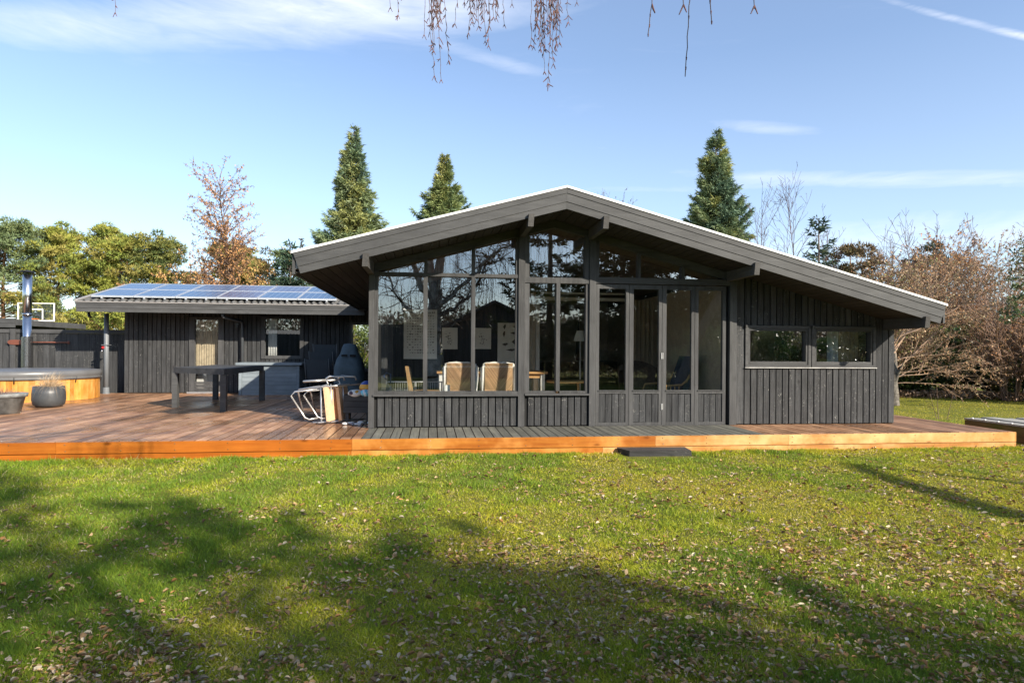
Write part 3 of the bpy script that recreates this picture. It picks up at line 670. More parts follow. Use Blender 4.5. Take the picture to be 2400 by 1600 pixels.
# pots
f = MB(); c = (-6.98, 12.75, DZ)
f.lathe(c, [(0, .002), (.19, .002), (.245, .05), (.265, .14), (.262, .25), (.245, .385), (.225, .385), (.235, .30), (0, .29)], 36, .5)
rebase(tag(f.build('plant_pot', plain('dark_grey_ceramic', (.052, .055, .058), .42, var=.15)), 'round dark grey glazed pot standing in front of the hot tub', 'pot'))
f = MB(); c = (-6.97, 11.55, DZ)
f.lathe(c, [(0, .002), (.19, .002), (.255, .27), (.285, .275), (.295, .335), (.275, .335), (.25, .27), (0, .25)], 28, .5)
rebase(tag(f.build('planter_tub', plain('worn_grey_plastic', (.17, .175, .17), .6, var=.35, nscale=9)), 'worn light grey plastic tub planter at the left edge', 'pot'))
def tuft(name, label, cat, c, n, L, spread, cols, seed, droop=.5, dirb=(0, 0), wd=.006):
    rg = np.random.default_rng(seed); V = []; F = []; Cc = []
    for i in range(n):
        a = rg.uniform(0, 6.283); sp_ = abs(rg.normal(0, spread)); l = L*rg.uniform(.5, 1.1); k = 6
        p = np.array(c, float)+np.array([math.cos(a), math.sin(a), 0])*rg.uniform(0, .12); d = unit(np.array([math.cos(a)*sp_+dirb[0], math.sin(a)*sp_+dirb[1], 1.]))
        col = np.array(cols[rg.integers(len(cols))])*rg.uniform(.75, 1.2); s_ = unit(np.cross(d, rg.normal(size=3)))*wd/2
        o = len(V); V += [p-s_, p+s_]
        for j in range(k):
            d = unit(d+np.array([0, 0, -droop*l*(.4+j*.22)])+rg.normal(size=3)*.1); p = p+d*l/k; w2 = s_*(1-(j+1)/k*.9); V += [p-w2, p+w2]
            F.append((o+2*j, o+2*j+1, o+2*j+3, o+2*j+2)); Cc.append(col)
    return tag(np_mesh(name, V, F, foliage_mat(name+'_leaf', .2), np.array(Cc)), label, cat)
o = tuft('ornamental_grass', 'dry straw-coloured grass drooping over the dark round pot', 'plant', (-6.95, 12.72, DZ+.33), 520, .42, .62, [(.62, .45, .27), (.48, .34, .20), (.70, .54, .36)], 3, .9, (.2, -.1), .005); 
o = tuft('withered_plant', 'short withered brown plant in the grey tub planter', 'plant', (-7.02, 11.55, DZ+.25), 320, .22, 1.3, [(.24, .13, .10), (.30, .20, .15), (.16, .10, .07)], 4, .5)

# the dark slatted table
P = [(-4.72, 12.50), (-3.54, 11.56), (-3.50, 14.05), (-4.60, 14.45)]; zt = .965
tb = thing('garden_table', 'large dark grey wooden garden table on square legs on the deck', 'table', (-4.1, 13.1, DZ))
MT = wood('dark_grey_table_board', (.045, .046, .047), (.085, .085, .083), 'x', .6, .25, .2)
def lerp(a, b, t): return (a[0]+(b[0]-a[0])*t, a[1]+(b[1]-a[1])*t)
cen = (sum(p[0] for p in P)/4, sum(p[1] for p in P)/4); IN = [lerp(p, cen, .07) for p in P]
f = MB()
for i in range(4):
    a, b2 = P[i], P[(i+1) % 4]; c2, d2_ = IN[(i+1) % 4], IN[i]
    q = [a, b2, c2, d2_]; f.hexa([(x, y, zt-.105) for x, y in q], [(x, y, zt) for x, y in q])
f.build('frame', MT, tb)
f = MB(); N_ = 9
for i in range(N_):
    t0, t1 = (i+.04)/N_, (i+.96)/N_
    q = [lerp(IN[0], IN[1], t0), lerp(IN[0], IN[1], t1), lerp(IN[3], IN[2], t1), lerp(IN[3], IN[2], t0)]; f.hexa([(x, y, zt-.03) for x, y in q], [(x, y, zt-.002) for x, y in q])
f.build('table_top', MT, tb)
for i, p in enumerate(P):
    q = lerp(p, cen, .045); MB().box(q[0]-.048, q[0]+.048, q[1]-.048, q[1]+.048, DZ, zt-.106).build('leg', MT, tb)

# storage box against the annex
box = thing('cushion_box', 'blue-grey wooden cushion box with a flat lid under the annex window', 'storage box', (-3.75, 16.1, DZ))
f = MB()
for k in range(7): f.box(-4.42, -3.18, 15.755, 15.78, .262+k*.094, .262+k*.094+.088)
f.box(-4.41, -3.19, 15.785, 16.43, .24, .92, .2); f.build('front_boards', M['grey_paint'], box)
f = MB(); f.box(-4.49, -4.425, 15.735, 15.80, DZ, .925); f.box(-3.175, -3.11, 15.735, 15.80, DZ, .925); f.box(-4.42, -3.18, 15.75, 15.80, DZ, .258); f.box(-4.49, -4.46, 15.801, 16.44, DZ, .925); f.box(-3.14, -3.11, 15.801, 16.44, DZ, .925); f.build('corner_frame', M['grey_paint'], box)
MB().box(-4.55, -3.05, 15.69, 16.46, .93, .985).build('lid', M['grey_paint'], box)

# stacked chairs and covered grill in the shaded nook
CH = plain('dark_blue_textile', (.05, .065, .08), .6); CF = plain('dark_chair_frame', (.06, .065, .07), .4)
for k in range(3):
    lab = ('dark garden chair at the bottom of the stack by the cushion box', 'dark garden chair in the middle of the stack by the cushion box', 'dark garden chair on top of the stack by the cushion box')[k]
    z = DZ+k*.17; x0 = -2.86+.07*k; y0_ = 15.25+.13*k
    c = thing('stacking_chair', lab, 'chair', (x0+.27, y0_+.2, z), 'stacked garden chairs in the nook')
    f = MB(); f.hexa([(x0+.03, y0_, z+.40), (x0+.50, y0_, z+.40), (x0+.50, y0_+.45, z+.37), (x0+.03, y0_+.45, z+.37)], [(x0+.03, y0_, z+.425), (x0+.50, y0_, z+.425), (x0+.50, y0_+.45, z+.395), (x0+.03, y0_+.45, z+.395)]); f.build('seat', CH, c)
    f = MB(); f.hexa([(x0+.03, y0_-.02, z+.43), (x0+.50, y0_-.02, z+.43), (x0+.50, y0_, z+.43), (x0+.03, y0_, z+.43)], [(x0+.03, y0_-.20, z+.86), (x0+.50, y0_-.20, z+.86), (x0+.50, y0_-.18, z+.86), (x0+.03, y0_-.18, z+.86)]); f.build('backrest', CH, c)
    for xx in (x0, x0+.53):
        MB().tube([(xx, y0_-.20, z+.87), (xx, y0_, z+.42), (xx, y0_-.02, z+.02)], .014, 6).build('leg', CF, c)
        MB().tube([(xx, y0_-.09, z+.63), (xx, y0_+.40, z+.62), (xx, y0_+.47, z+.02)], .014, 6).build('leg', CF, c)
f = MB(); gx, gy = -1.80, 14.6
lv = [(.225, .34, .27), (.60, .33, .26), (.92, .325, .25), (1.10, .27, .21), (1.22, .20, .16), (1.36, .16, .12), (1.43, .12, .08), (1.445, .03, .02)]
vs = []; n = 24
for z, rx, ry in lv:
    for j in range(n):
        a = 2*math.pi*j/n; k = (abs(math.cos(a))**4+abs(math.sin(a))**4)**-.25; wob = 1+.03*math.sin(7*a+z*9)
        vs.append((gx+rx*k*wob*math.cos(a), gy+ry*k*wob*math.sin(a), z))
f.add(vs, [(i*n+j, i*n+(j+1) % n, (i+1)*n+(j+1) % n, (i+1)*n+j) for i in range(len(lv)-1) for j in range(n)], .5, True)
gr = thing('covered_grill', 'barbecue grill under a dark blue-grey fabric cover in the nook', 'grill', (gx, gy, DZ)); f.build('cover', plain('blue_grey_cover', (.055, .085, .105), .65, var=.25, nscale=5, bump=.4), gr)
MB().box(gx-.15, gx-.02, gy-.235, gy-.215, 1.16, 1.20).box(gx+.03, gx+.16, gy-.235, gy-.215, 1.15, 1.20).build('vent_flap', M['dark'], gr)

# folded loungers leaning beside the raised planter
FR = plain('white_tube_frame', (.56, .55, .54), .3, .7); CU = plain('tan_cushion', (.66, .43, .25), .8, var=.12, nscale=30, bump=.1)
def lounger(dx, dy, label, flip=False):
    q = lambda x, y, z: (x+dx, y+dy, z)
    c = thing('folding_chair', label, 'folding chair', q(-1.52, 9.75, DZ), 'folded garden chairs beside the planter')
    f = MB()
    f.tube([q(-1.70, 9.60, .245), q(-1.58, 9.62, .25), q(-1.60, 9.66, .74), q(-1.62, 9.70, .77), q(-1.93, 9.76, .72), q(-1.95, 9.80, .68), q(-1.88, 9.95, .26)], .0125, 8)
    f.tube([q(-1.64, 9.58, .735), q(-1.95, 9.56, .70), q(-2.0, 9.55, .64), q(-1.80, 9.52, .33), q(-1.74, 9.52, .30), q(-1.62, 9.55, .32)], .0125, 8)
    f.tube([q(-1.62, 9.55, .25), q(-1.16, 9.95, .25)], .0125, 8); f.tube([q(-1.44, 9.70, .27), q(-1.46, 9.66, .80)], .012, 8); f.tube([q(-1.58, 9.60, .76), q(-1.20, 9.74, .80)], .0125, 8)
    f.build('frame', FR, c)
    f = MB(); f.tube([q(-1.84, 9.58, .845), q(-1.52, 9.62, .865)], .017, 8); f.tube([q(-1.52, 9.62, .865), q(-1.49, 9.63, .80), q(-1.60, 9.60, .77)], .012, 8)
    f.tube([q(-1.55, 9.78, .87), q(-1.50, 9.79, .91), q(-1.30, 9.80, .905), q(-1.28, 9.80, .85)], .015, 8); f.build('armrest', FR, c)
    f = MB(); f.hexa([q(-1.50, 9.55, .27), q(-1.455, 9.545, .27), q(-1.36, 9.80, .28), q(-1.40, 9.80, .28)], [q(-1.56, 9.60, .76), q(-1.515, 9.595, .765), q(-1.42, 9.85, .78), q(-1.46, 9.85, .78)]); f.build('cushion', CU, c)
lounger(0, 0, 'folded white-framed chair with tan cushion, nearest the open deck')
lounger(.16, .10, 'folded white-framed chair with tan cushion, close to the planter')
pl = thing('raised_planter', 'small dark wooden raised planter on legs against the corner post', 'planter', (-1.06, 9.75, DZ))
f = MB()
for k in range(3): f.box(-1.27, -.875, 9.60, 9.62, .385+k*.088, .385+k*.088+.084)
f.box(-1.27, -1.25, 9.621, 9.95, .385, .645); f.box(-.895, -.875, 9.621, 9.95, .385, .645); f.box(-1.249, -.896, 9.93, 9.95, .385, .645); f.box(-1.248, -.897, 9.622, 9.929, .40, .60); f.build('box', M['frame_x'], pl)
for x, y in ((-1.22, 9.64), (-.92, 9.64), (-1.22, 9.91), (-.92, 9.91)): MB().box(x-.022, x+.022, y-.022, y+.022, DZ, .384).build('leg', M['frame_z'], pl)
def ball(name, c, r, colf, label, cat, sq=(1, 1, 1), n=22):
    V = []; Fq = []; 
    for i in range(n+1):
        for j in range(n*2):
            th = math.pi*i/n; ph = math.pi*j/n; V.append((c[0]+r*sq[0]*math.sin(th)*math.cos(ph), c[1]+r*sq[1]*math.sin(th)*math.sin(ph), c[2]+r*sq[2]*math.cos(th)))
    k = 2*n; Fq = [(i*k+j, (i+1)*k+j, (i+1)*k+(j+1) % k, i*k+(j+1) % k) for i in range(n) for j in range(k)]
    Va = np.array(V); cc = np.array([colf((Va[list(q)].mean(0)-np.array(c))/r) for q in Fq])
    return rebase(tag(np_mesh(name, V, Fq, foliage_mat(name+'_skin', 0, .35, .5), cc), label, cat))
ball('toy_ball', (-.945, 9.76, .735), .115, lambda d: (.05, .09, .35) if d[2] > .55 else ((.85, .40, .03) if d[2] > .0 else (.75, .22, .04)), 'orange and blue beach ball on top of the raised planter', 'ball')
ball('swim_toy', (-1.10, 9.66, .665), .10, lambda d: (.06, .03, .05) if (d[0]+.6)**2+(d[2]-.1)**2 < .09 else ((.75, .35, .03) if (d[0]-.25)**2+(d[2]-.3)**2 < .04 else (.82, .82, .80)), 'white inflatable toy with spots lying on the raised planter', 'toy', (1.15, .9, .6))
ball('swim_ring', (-.95, 9.655, .67), .095, lambda d: (.20, .62, .78) if math.sin(9*d[0]+3*d[2]) > -.2 else (.8, .85, .88), 'turquoise and white inflatable beside the white spotted toy', 'toy', (1, .9, .62))
rr = random.Random(5)
for i in range(11):
    x, y, r = -1.18+rr.uniform(-.06, .30), 9.44+rr.uniform(-.04, .16), rr.uniform(.022, .038); v = .78 if i < 7 else .25
    q = (rr.uniform(.8, 1.5), rr.uniform(.7, 1.1), rr.uniform(.5, .8))
    f = ball('beach_stone', (x, y, DZ+r*q[2]), r, lambda d, v=v: (v, v*.98, v*(.95 if v > .5 else 1.15)), 'pale stones lying loose on the deck below the raised planter' if i < 7 else 'dark blue-grey stones by the white stones below the planter', 'stone', q, 8)
    f['group'] = 'white stones on the deck' if i < 7 else 'grey stones on the deck'

# step and the wooden bed at the right
stp = thing('garden_step', 'low black slab step with chipped white edge below the deck', 'step', (2.86, 7.74, 0))
f = MB(); f.hexa([(2.47, 7.74, 0), (3.27, 7.70, 0), (3.29, 7.95, 0), (2.40, 7.97, 0)], [(2.47, 7.73, .072), (3.26, 7.69, .072), (3.28, 7.96, .078), (2.38, 7.98, .078)])
f.build('slab', wood('black_chipped_slab', (.035, .035, .036), (.07, .07, .07), 'x', .8, .6, .1, chips=1.0, grain=40), stp)
bed = thing('raised_bed', 'low mossy timber raised bed with a weathered grey board lid, right of the deck', 'raised bed', (9.5, 8.0, 0))
mossy = wood('mossy_sleeper', (.12, .085, .035), (.24, .17, .07), 'y', .9, .5, .3, fade=(.09, .10, .02)); greyb = wood('bleached_grey_board', (.26, .25, .22), (.42, .40, .36), 'x', .8, .4, .3)
A, B = Vector((8.62, 9.38, 0)), Vector((8.54, 6.3, 0)); dr = (B-A).normalized(); nr = Vector((-dr.y, dr.x, 0))
f = MB(); P4 = [A, B, B+nr*.12, A+nr*.12]; f.hexa([(p.x, p.y, 0) for p in P4], [(p.x, p.y, .235) for p in P4]); P4 = [A+nr*.121, A+nr*.121+dr*.12, A+nr*1.9+dr*.12, A+nr*1.9]; f.hexa([(p.x, p.y, 0) for p in P4], [(p.x, p.y, .235) for p in P4])
f.build('sleeper', mossy, bed)
f = MB()
for k in range(7):
    a = A+nr*(.005+k*.26)-dr*.02+dr*(k*.05); P4 = [a, a+dr*2.9, a+dr*2.9+nr*.235, a+nr*.235]; z = .24+(.015 if k % 2 else 0); f.hexa([(p.x, p.y, z) for p in P4], [(p.x, p.y, z+.025) for p in P4])
f.build('lid_board', greyb, bed)
f = MB()
for k in range(12):
    p = A+dr*(.12+k*.24)+nr*.03; f.tube([(p.x, p.y, .265), (p.x, p.y, .283)], .018, 6)
f.build('screw_cap', M['white'], bed)

# ------------------------------------------------------------------ furniture seen through the glass
IZ = .245
def poster(x0, x1, z0, z1, label, motif, frame=None):
    p = thing('wall_poster', label, 'poster', ((x0+x1)/2, 13.09, z0))
    MB().box(x0, x1, 13.080, 13.092, z0, z1).build('sheet', frame or M['paper'], p)
    f = MB(); motif(f, x0, x1, z0, z1); f.build('print', INK, p)
INK = plain('dark_print_ink', (.10, .085, .07), .7, var=.5, nscale=12)
def blotm(f, x, z, w_, h, kind=0):
    y = 13.077
    if kind == 0: f.add([(x-w_/2, y, z+h/2), (x, y, z-h/2), (x+w_/2, y, z+h/2), (x, y, z+h*.1)], [(0, 1, 2, 3)])
    else: f.add([(x-w_/2, y, z), (x, y, z-h/2), (x+w_/2, y, z), (x, y, z+h/2)], [(0, 1, 2, 3)])
def moths(f, x0, x1, z0, z1):
    r = random.Random(2); nc, nr_ = 11, 15
    for i in range(nr_):
        for j in range(nc):
            x = x0+.05+(j+.5)*(x1-x0-.1)/nc; z = z0+.10+(i+.5)*(z1-z0-.20)/nr_; s = r.uniform(.018, .038)*(1.5 if (i, j) in ((4, 4), (2, 4), (1, 4), (12, 5)) else 1)
            if r.random() < .9: blotm(f, x+r.uniform(-.006, .006), z, s*1.4, s, r.choice((0, 0, 1)))
    for k in range(16): f.box(x0+.06+k*.036, x0+.06+k*.036+r.uniform(.012, .03), 13.076, 13.079, z1-.075, z1-.075+r.uniform(.02, .035))
def twig(seed):
    def fn(f, x0, x1, z0, z1):
        r = random.Random(seed); cx_, cz_ = (x0+x1)/2, (z0+z1)/2; p = [(cx_+.03, cz_-.14)]
        for k in range(4): p.append((p[-1][0]+r.uniform(-.05, .02), p[-1][1]+.05))
        for k in range(4):
            for s_ in range(5):
                x, z = p[k+1][0]+r.uniform(-.06, .06), p[k+1][1]+r.uniform(-.03, .05); blotm(f, x, z, r.uniform(.012, .035), r.uniform(.01, .025), 1)
        for a, b2 in zip(p[:-1], p[1:]): f.add([(a[0]-.003, 13.077, a[1]), (a[0]+.003, 13.077, a[1]), (b2[0]+.003, 13.077, b2[1]), (b2[0]-.003, 13.077, b2[1])], [(0, 1, 2, 3)])
    return fn
def birds(f, x0, x1, z0, z1):
    for (u, v, w_, h) in ((.22, .93, .06, .10), (.62, .94, .07, .03), (.2, .68, .05, .13), (.62, .72, .16, .05), (.72, .42, .20, .17), (.24, .33, .13, .06), (.5, .14, .22, .05), (.92, .9, .06, .12), (.95, .5, .06, .2)):
        x, z = x0+.03+(x1-x0-.06)*u, z0+.16+(z1-z0-.2)*v; blotm(f, x, z, w_, h, 1); blotm(f, x+w_*.3, z+h*.3, w_*.5, h*.5, 1); blotm(f, x+w_*.1, z-h*.3, w_*.3, h*.6, 0)
poster(-.548, .121, 1.13, 2.13, 'large pale chart of rows of small moths on the dark wall', moths)
poster(.222, .537, 1.33, 1.77, 'small cream print of a dark twig, left of the pair', twig(3))
poster(.90, 1.225, 1.34, 1.77, 'small cream print of a flowering sprig, right of the pair', twig(8))
poster(1.36, 1.92, 1.08, 1.88, 'tall pale chart of blue-grey birds on the dark wall', birds)

def table(name, label, x0, x1, y0, y1, z, leg=.07, cat='table'):
    t = thing(name, label, cat, ((x0+x1)/2, (y0+y1)/2, IZ))
    f = MB(); k = 5
    for i in range(k): f.box(x0, x1, y0+(y1-y0)*i/k, y0+(y1-y0)*(i+1)/k-.003, z-.035, z)
    f.build('table_top', M['oakx'], t); MB().box(x0+.06, x1-.06, y0+.06, y0+.09, z-.11, z-.036).box(x0+.06, x1-.06, y1-.09, y1-.06, z-.11, z-.036).build('apron', M['oakx'], t)
    for x in (x0+.04, x1-.04-leg):
        for y in (y0+.04, y1-.04-leg): MB().box(x, x+leg, y, y+leg, IZ, z-.036).build('leg', M['white'], t)
table('dining_table', 'pale wooden dining table with white legs behind the two wicker chairs', .10, 1.98, 10.75, 11.65, .955)
WK = wood('woven_paper_cord', (.66, .42, .23), (.84, .60, .37), 'x', .7, .1, .6, knots=0)
FUR = plain('cream_sheepskin', (.86, .84, .78), .95, var=.12, nscale=40, bump=.8, sheen=.5)
def wicker(x0, x1, label):
    cxx = (x0+x1)/2; w_ = (x1-x0)/2; y = 10.02
    c = thing('wicker_chair', label, 'chair', (cxx, y+.25, IZ), 'wicker chairs at the window')
    f = MB(); H_ = .80; nk = 26
    # herring-bone weave in four quarters: each strand a thin raised slat
    for sx in (-1, 1):
        for k in range(-nk//2, nk+nk//2):
            for half in (0, 1):
                pts = []; z0_ = IZ+.06+H_*k/nk
                for t in (0, 1):
                    xx = cxx+sx*w_*t; zz = z0_+(.30*t if half else -.30*t)
                    pts.append((xx, zz))
                lo, hi = (IZ+.06, IZ+.06+H_*.5) if half == 0 else (IZ+.06+H_*.5, IZ+.06+H_)
                # clip the strand between lo and hi
                (xa, za), (xb, zb_) = pts; ts = [0, 1]
                if zb_ != za:
                    ta, tb_ = (lo-za)/(zb_-za), (hi-za)/(zb_-za); a_t, b_t = max(0, min(ta, tb_)), min(1, max(ta, tb_))
                    if b_t <= a_t: continue
                    pa = (xa+(xb-xa)*a_t, za+(zb_-za)*a_t); pb = (xa+(xb-xa)*b_t, za+(zb_-za)*b_t)
                    tp = lambda q: y-.10*((q[1]-IZ)/H_)+.02
                    hh = .0085
                    f.add([(pa[0], tp(pa), pa[1]-hh), (pb[0], tp(pb), pb[1]-hh), (pb[0], tp(pb), pb[1]+hh), (pa[0], tp(pa), pa[1]+hh),
                           (pa[0], tp(pa)-.006, pa[1]), (pb[0], tp(pb)-.006, pb[1])], [(0, 1, 5, 4), (4, 5, 2, 3)])
    f.hexa([(x0, y+.018, IZ+.05), (x1, y+.018, IZ+.05), (x1, y+.035, IZ+.05), (x0, y+.035, IZ+.05)], [(x0, y-.082, IZ+.87), (x1, y-.082, IZ+.87), (x1, y-.065, IZ+.87), (x0, y-.065, IZ+.87)], .2)
    f.build('woven_back', WK, c)
    f = MB(); f.box(x0+.01, x1-.01, y+.03, y+.46, IZ+.40, IZ+.45); f.build('seat', WK, c)
    for xx in (x0-.035, x1+.035):
        MB().tube([(xx, y-.09, IZ+.82), (xx, y, IZ+.45), (xx, y+.02, IZ)], .016, 8).build('leg', M['white'], c)
        MB().tube([(xx, y-.03, IZ+.62), (xx, y+.44, IZ+.62), (xx, y+.46, IZ)], .016, 8).build('leg', M['white'], c)
    f = MB(); rg2 = random.Random(int(x0*100)); pts = [(x0-.03+(x1-x0+.06)*i/14) for i in range(15)]; V = []
    for j in range(9):
        a = math.pi*j/8
        for i, xx in enumerate(pts):
            ed = 1-.35*abs(i/7-1)**4; V.append((xx, y-.045-.055*math.cos(a)*1.0+(.02 if j < 4 else 0), IZ+.80+(.09*math.sin(a))*ed+rg2.uniform(-.006, .006)))
    f.add(V, [(j*15+i, j*15+i+1, (j+1)*15+i+1, (j+1)*15+i) for j in range(8) for i in range(14)], .5, True)
    for xx in (x0-.025, x1+.025):
        f.tube([(xx, y-.02, IZ+.80), (xx, y+.0, IZ+.6), (xx, y+.03, IZ+.46)], [.045, .04, .03], 8)
    f.build('sheepskin', FUR, c)
wicker(.245, .675, 'wicker-backed chair with cream sheepskin, left one at the window')
wicker(.84, 1.275, 'wicker-backed chair with cream sheepskin, right one at the window')
c = thing('wooden_chair', 'side-on pale wooden chair by the left window pane', 'chair', (-.25, 10.0, IZ))
f = MB(); f.hexa([(-.33, 9.85, IZ+.42), (-.26, 9.85, IZ+.42), (-.26, 9.90, IZ+.42), (-.33, 9.90, IZ+.42)], [(-.39, 9.85, IZ+.82), (-.34, 9.85, IZ+.82), (-.34, 9.90, IZ+.82), (-.39, 9.90, IZ+.82)]); f.hexa([(-.31, 9.85, IZ), (-.25, 9.85, IZ), (-.25, 9.90, IZ), (-.31, 9.90, IZ)], [(-.33, 9.85, IZ+.419), (-.26, 9.85, IZ+.419), (-.26, 9.90, IZ+.419), (-.33, 9.90, IZ+.419)]); f.build('leg', M['oak'], c)
f = MB(); f.hexa([(-.30, 9.91, IZ+.46), (-.27, 9.91, IZ+.46), (-.27, 10.25, IZ+.46), (-.30, 10.25, IZ+.46)], [(-.355, 9.91, IZ+.80), (-.325, 9.91, IZ+.80), (-.325, 10.25, IZ+.80), (-.355, 10.25, IZ+.80)]); f.build('backrest', plain('dark_leather', (.03, .025, .02), .5), c)
MB().box(-.25, .14, 9.86, 10.26, IZ+.41, IZ+.44).build('seat', M['oakx'], c)
MB().box(-.25, -.19, 10.22, 10.27, IZ, IZ+.41).box(.08, .14, 9.86, 9.91, IZ, IZ+.41).box(.08, .14, 10.22, 10.27, IZ, IZ+.41).build('leg', M['oak'], c)
c = thing('wire_crate', 'low white wire crate along the room floor behind the glass', 'crate', (-.3, 10.7, IZ)); f = MB()
for zz in (.50, .79): f.tube([(-.72, 10.6, zz), (.18, 10.6, zz)], .010, 6)
for i in range(25): f.tube([(-.72+i*.0375, 10.6, .27), (-.72+i*.0375, 10.6, .79)], .0035, 5)
for i in range(4): f.tube([(-.72, 10.6, .3+i*.12), (.18, 10.6, .3+i*.12)], .0035, 5)
for xx in (-.71, -.25, .18): f.box(xx-.012, xx+.012, 10.58, 10.60, IZ, .80)
f.build('bars', M['alu'], c)
BT = plain('blue_plastic', (.06, .10, .22), .4)
f = MB(); f.lathe((-.62, 9.75, IZ), [(0, .38), (.045, .38), (.05, .5), (.04, .54), (0, .54)], 14, .5); f.tube([(-.66, 9.75, .86), (-.70, 9.75, .92), (-.66, 9.75, .97), (-.60, 9.75, .95), (-.60, 9.75, .80)], .009, 6); f.tube([(-.6, 9.75, IZ), (-.6, 9.75, .64)], .012, 6)
rebase(tag(f.build('toy_stand', BT), 'dark blue plastic toy stand at the left window', 'toy'))
o = tuft('dried_wreath', 'greenish dried wreath lying low behind the left window', 'wreath', (-.40, 9.55, .60), 420, .24, 1.5, [(.22, .24, .15), (.35, .33, .24), (.6, .58, .5), (.12, .15, .09)], 9, .9)
MB_ = MB().box(-.70, -.1, 9.40, 9.70, .52, .60); rebase(tag(MB_.build('window_bench', M['room_floor']), 'low wooden bench under the left window holding the wreath', 'bench'))
f = MB(); f.tube([(.235, 9.5, IZ), (.235, 9.5, .80)], .05, 10); rebase(tag(f.build('candle', M['paper']), 'thick white pillar candle beside the left wicker chair', 'candle'))
lc = thing('lounge_chair', 'wooden lounge chair with blue fabric seat behind the third door pane', 'armchair', (3.95, 10.1, IZ))
NB = plain('navy_fabric', (.05, .075, .12), .85, var=.2, nscale=30); 
f = MB(); f.hexa([(3.55, 9.85, .60), (3.98, 9.85, .56), (3.98, 10.45, .56), (3.55, 10.45, .60)], [(3.55, 9.85, .68), (3.98, 9.85, .66), (3.98, 10.45, .66), (3.55, 10.45, .68)]); f.build('seat_cushion', NB, lc)
f = MB(); f.hexa([(3.98, 9.85, .60), (4.08, 9.85, .58), (4.08, 10.45, .58), (3.98, 10.45, .60)], [(4.20, 9.85, 1.24), (4.28, 9.85, 1.20), (4.28, 10.45, 1.20), (4.20, 10.45, 1.24)]); f.build('back_cushion', NB, lc)
f = MB(); 
for yy in (9.80, 10.5): f.tube([(3.50, yy, IZ), (3.56, yy, .62), (3.62, yy, .76), (3.98, yy, .78), (4.06, yy, .84), (4.16, yy, 1.0), (4.24, yy, 1.15)], .018, 8); f.tube([(3.62, yy, .56), (4.02, yy, .52), (4.18, yy, IZ)], .018, 8)
for k in range(5): f.tube([(3.66+k*.07, 9.80, .56), (3.66+k*.07, 9.80, .77)], .009, 6)
f.build('wooden_frame', M['oak'], lc)
ac = thing('round_armchair', 'brown round-backed armchair behind the second door pane', 'armchair', (3.62, 10.9, IZ))
BF = plain('brown_wool', (.13, .10, .075), .9, var=.25, nscale=25); f = MB(); vs = []
for i in range(17):
    a = math.pi*i/16
    for r, z in ((.36, IZ+.10), (.38, IZ+.72+.16*math.sin(a)), (.30, IZ+.74+.16*math.sin(a)), (.27, IZ+.3)): vs.append((3.66+r*math.cos(a), 10.9+r*math.sin(a)*.8, z))
f.add(vs, [(i*4+j, (i+1)*4+j, (i+1)*4+j+1, i*4+j+1) for i in range(16) for j in range(3)], .5, True); f.build('back', BF, ac)
MB().lathe((3.66, 10.9, IZ), [(0, .1), (.29, .1), (.31, .2), (.31, .36), (.26, .42), (0, .43)], 24, .5).build('seat_cushion', BF, ac)
f = MB(); 
for a in (.8, 2.3, 3.9, 5.4): f.tube([(3.66+.22*math.cos(a), 10.9+.18*math.sin(a), IZ), (3.66+.2*math.cos(a), 10.9+.16*math.sin(a), IZ+.12)], .02, 8)
f.build('leg', M['oak'], ac)
def curtain(name, label, x0, x1, y, z0, z1, col, amp=.03):
    f = MB(); n = int((x1-x0)/.012); V = []
    for i in range(n+1):
        x = x0+(x1-x0)*i/n; yy = y+amp*math.sin(i*.9)+amp*.4*math.sin(i*.37)
        V += [(x, yy, z0), (x, yy, z1)]
    f.add(V, [(2*i, 2*i+2, 2*i+3, 2*i+1) for i in range(n)], .5, True)
    return rebase(tag(f.build(name, plain(name+'_cloth_'+str(int(x0*10)), col, .9)), label, 'curtain'))
curtain('curtain', 'beige pleated curtain hanging behind the second folding door pane', 3.75, 4.25, 11.9, IZ, 2.30, (.36, .30, .22))
curtain('curtain', 'pale blue curtain at the right low window', 6.22, 6.42, 9.40, .9, 1.9, (.40, .46, .47)); curtain('curtain', 'brown patterned curtain beside the blue one in the right low window', 6.43, 6.75, 9.42, .9, 1.9, (.20, .15, .10), .02)
f = MB(); f.lathe((5.98, 9.5, 1.13), [(0, 0), (.06, 0), (.02, .02), (.015, .07), (.07, .075), (.04, .14), (0, .145)], 16, .5); rebase(tag(f.build('table_lamp', M['steel']), 'small silver lamp on the ledge of the right low window', 'lamp'))
MB_ = MB().box(4.75, 7.0, 9.35, 9.65, .95, 1.128); rebase(tag(MB_.build('window_ledge', M['room_light']), 'pale ledge inside the low bedroom windows', 'shelf'))
kc = thing('kitchen_counter', 'dark kitchen counter seen deep behind the casement window', 'counter', (3.2, 14.4, IZ))
MB().box(2.35, 4.2, 14.1, 14.7, IZ, 1.05).build('cabinet', M['room_dark'], kc); MB().box(2.33, 4.2, 14.07, 14.72, 1.051, 1.09).build('worktop', plain('dark_stone', (.04, .04, .04), .3), kc)
f = MB(); f.tube([(3.32, 14.2, 1.09), (3.32, 14.2, 1.75)], .06, 10); f.tube([(3.32, 14.2, 1.751), (3.32, 14.2, 2.3)], .02, 8); rebase(tag(f.build('extractor_pipe', M['blackmetal']), 'black extractor pipe over the kitchen counter', 'pipe'))
c = thing('round_table', 'small round wooden table in the room behind the casement window', 'table', (2.35, 11.2, IZ))
MB().lathe((2.45, 11.3, IZ), [(0, .50), (.38, .50), (.39, .52), (.38, .54), (0, .54)], 28, .5).build('table_top', M['oakx'], c)
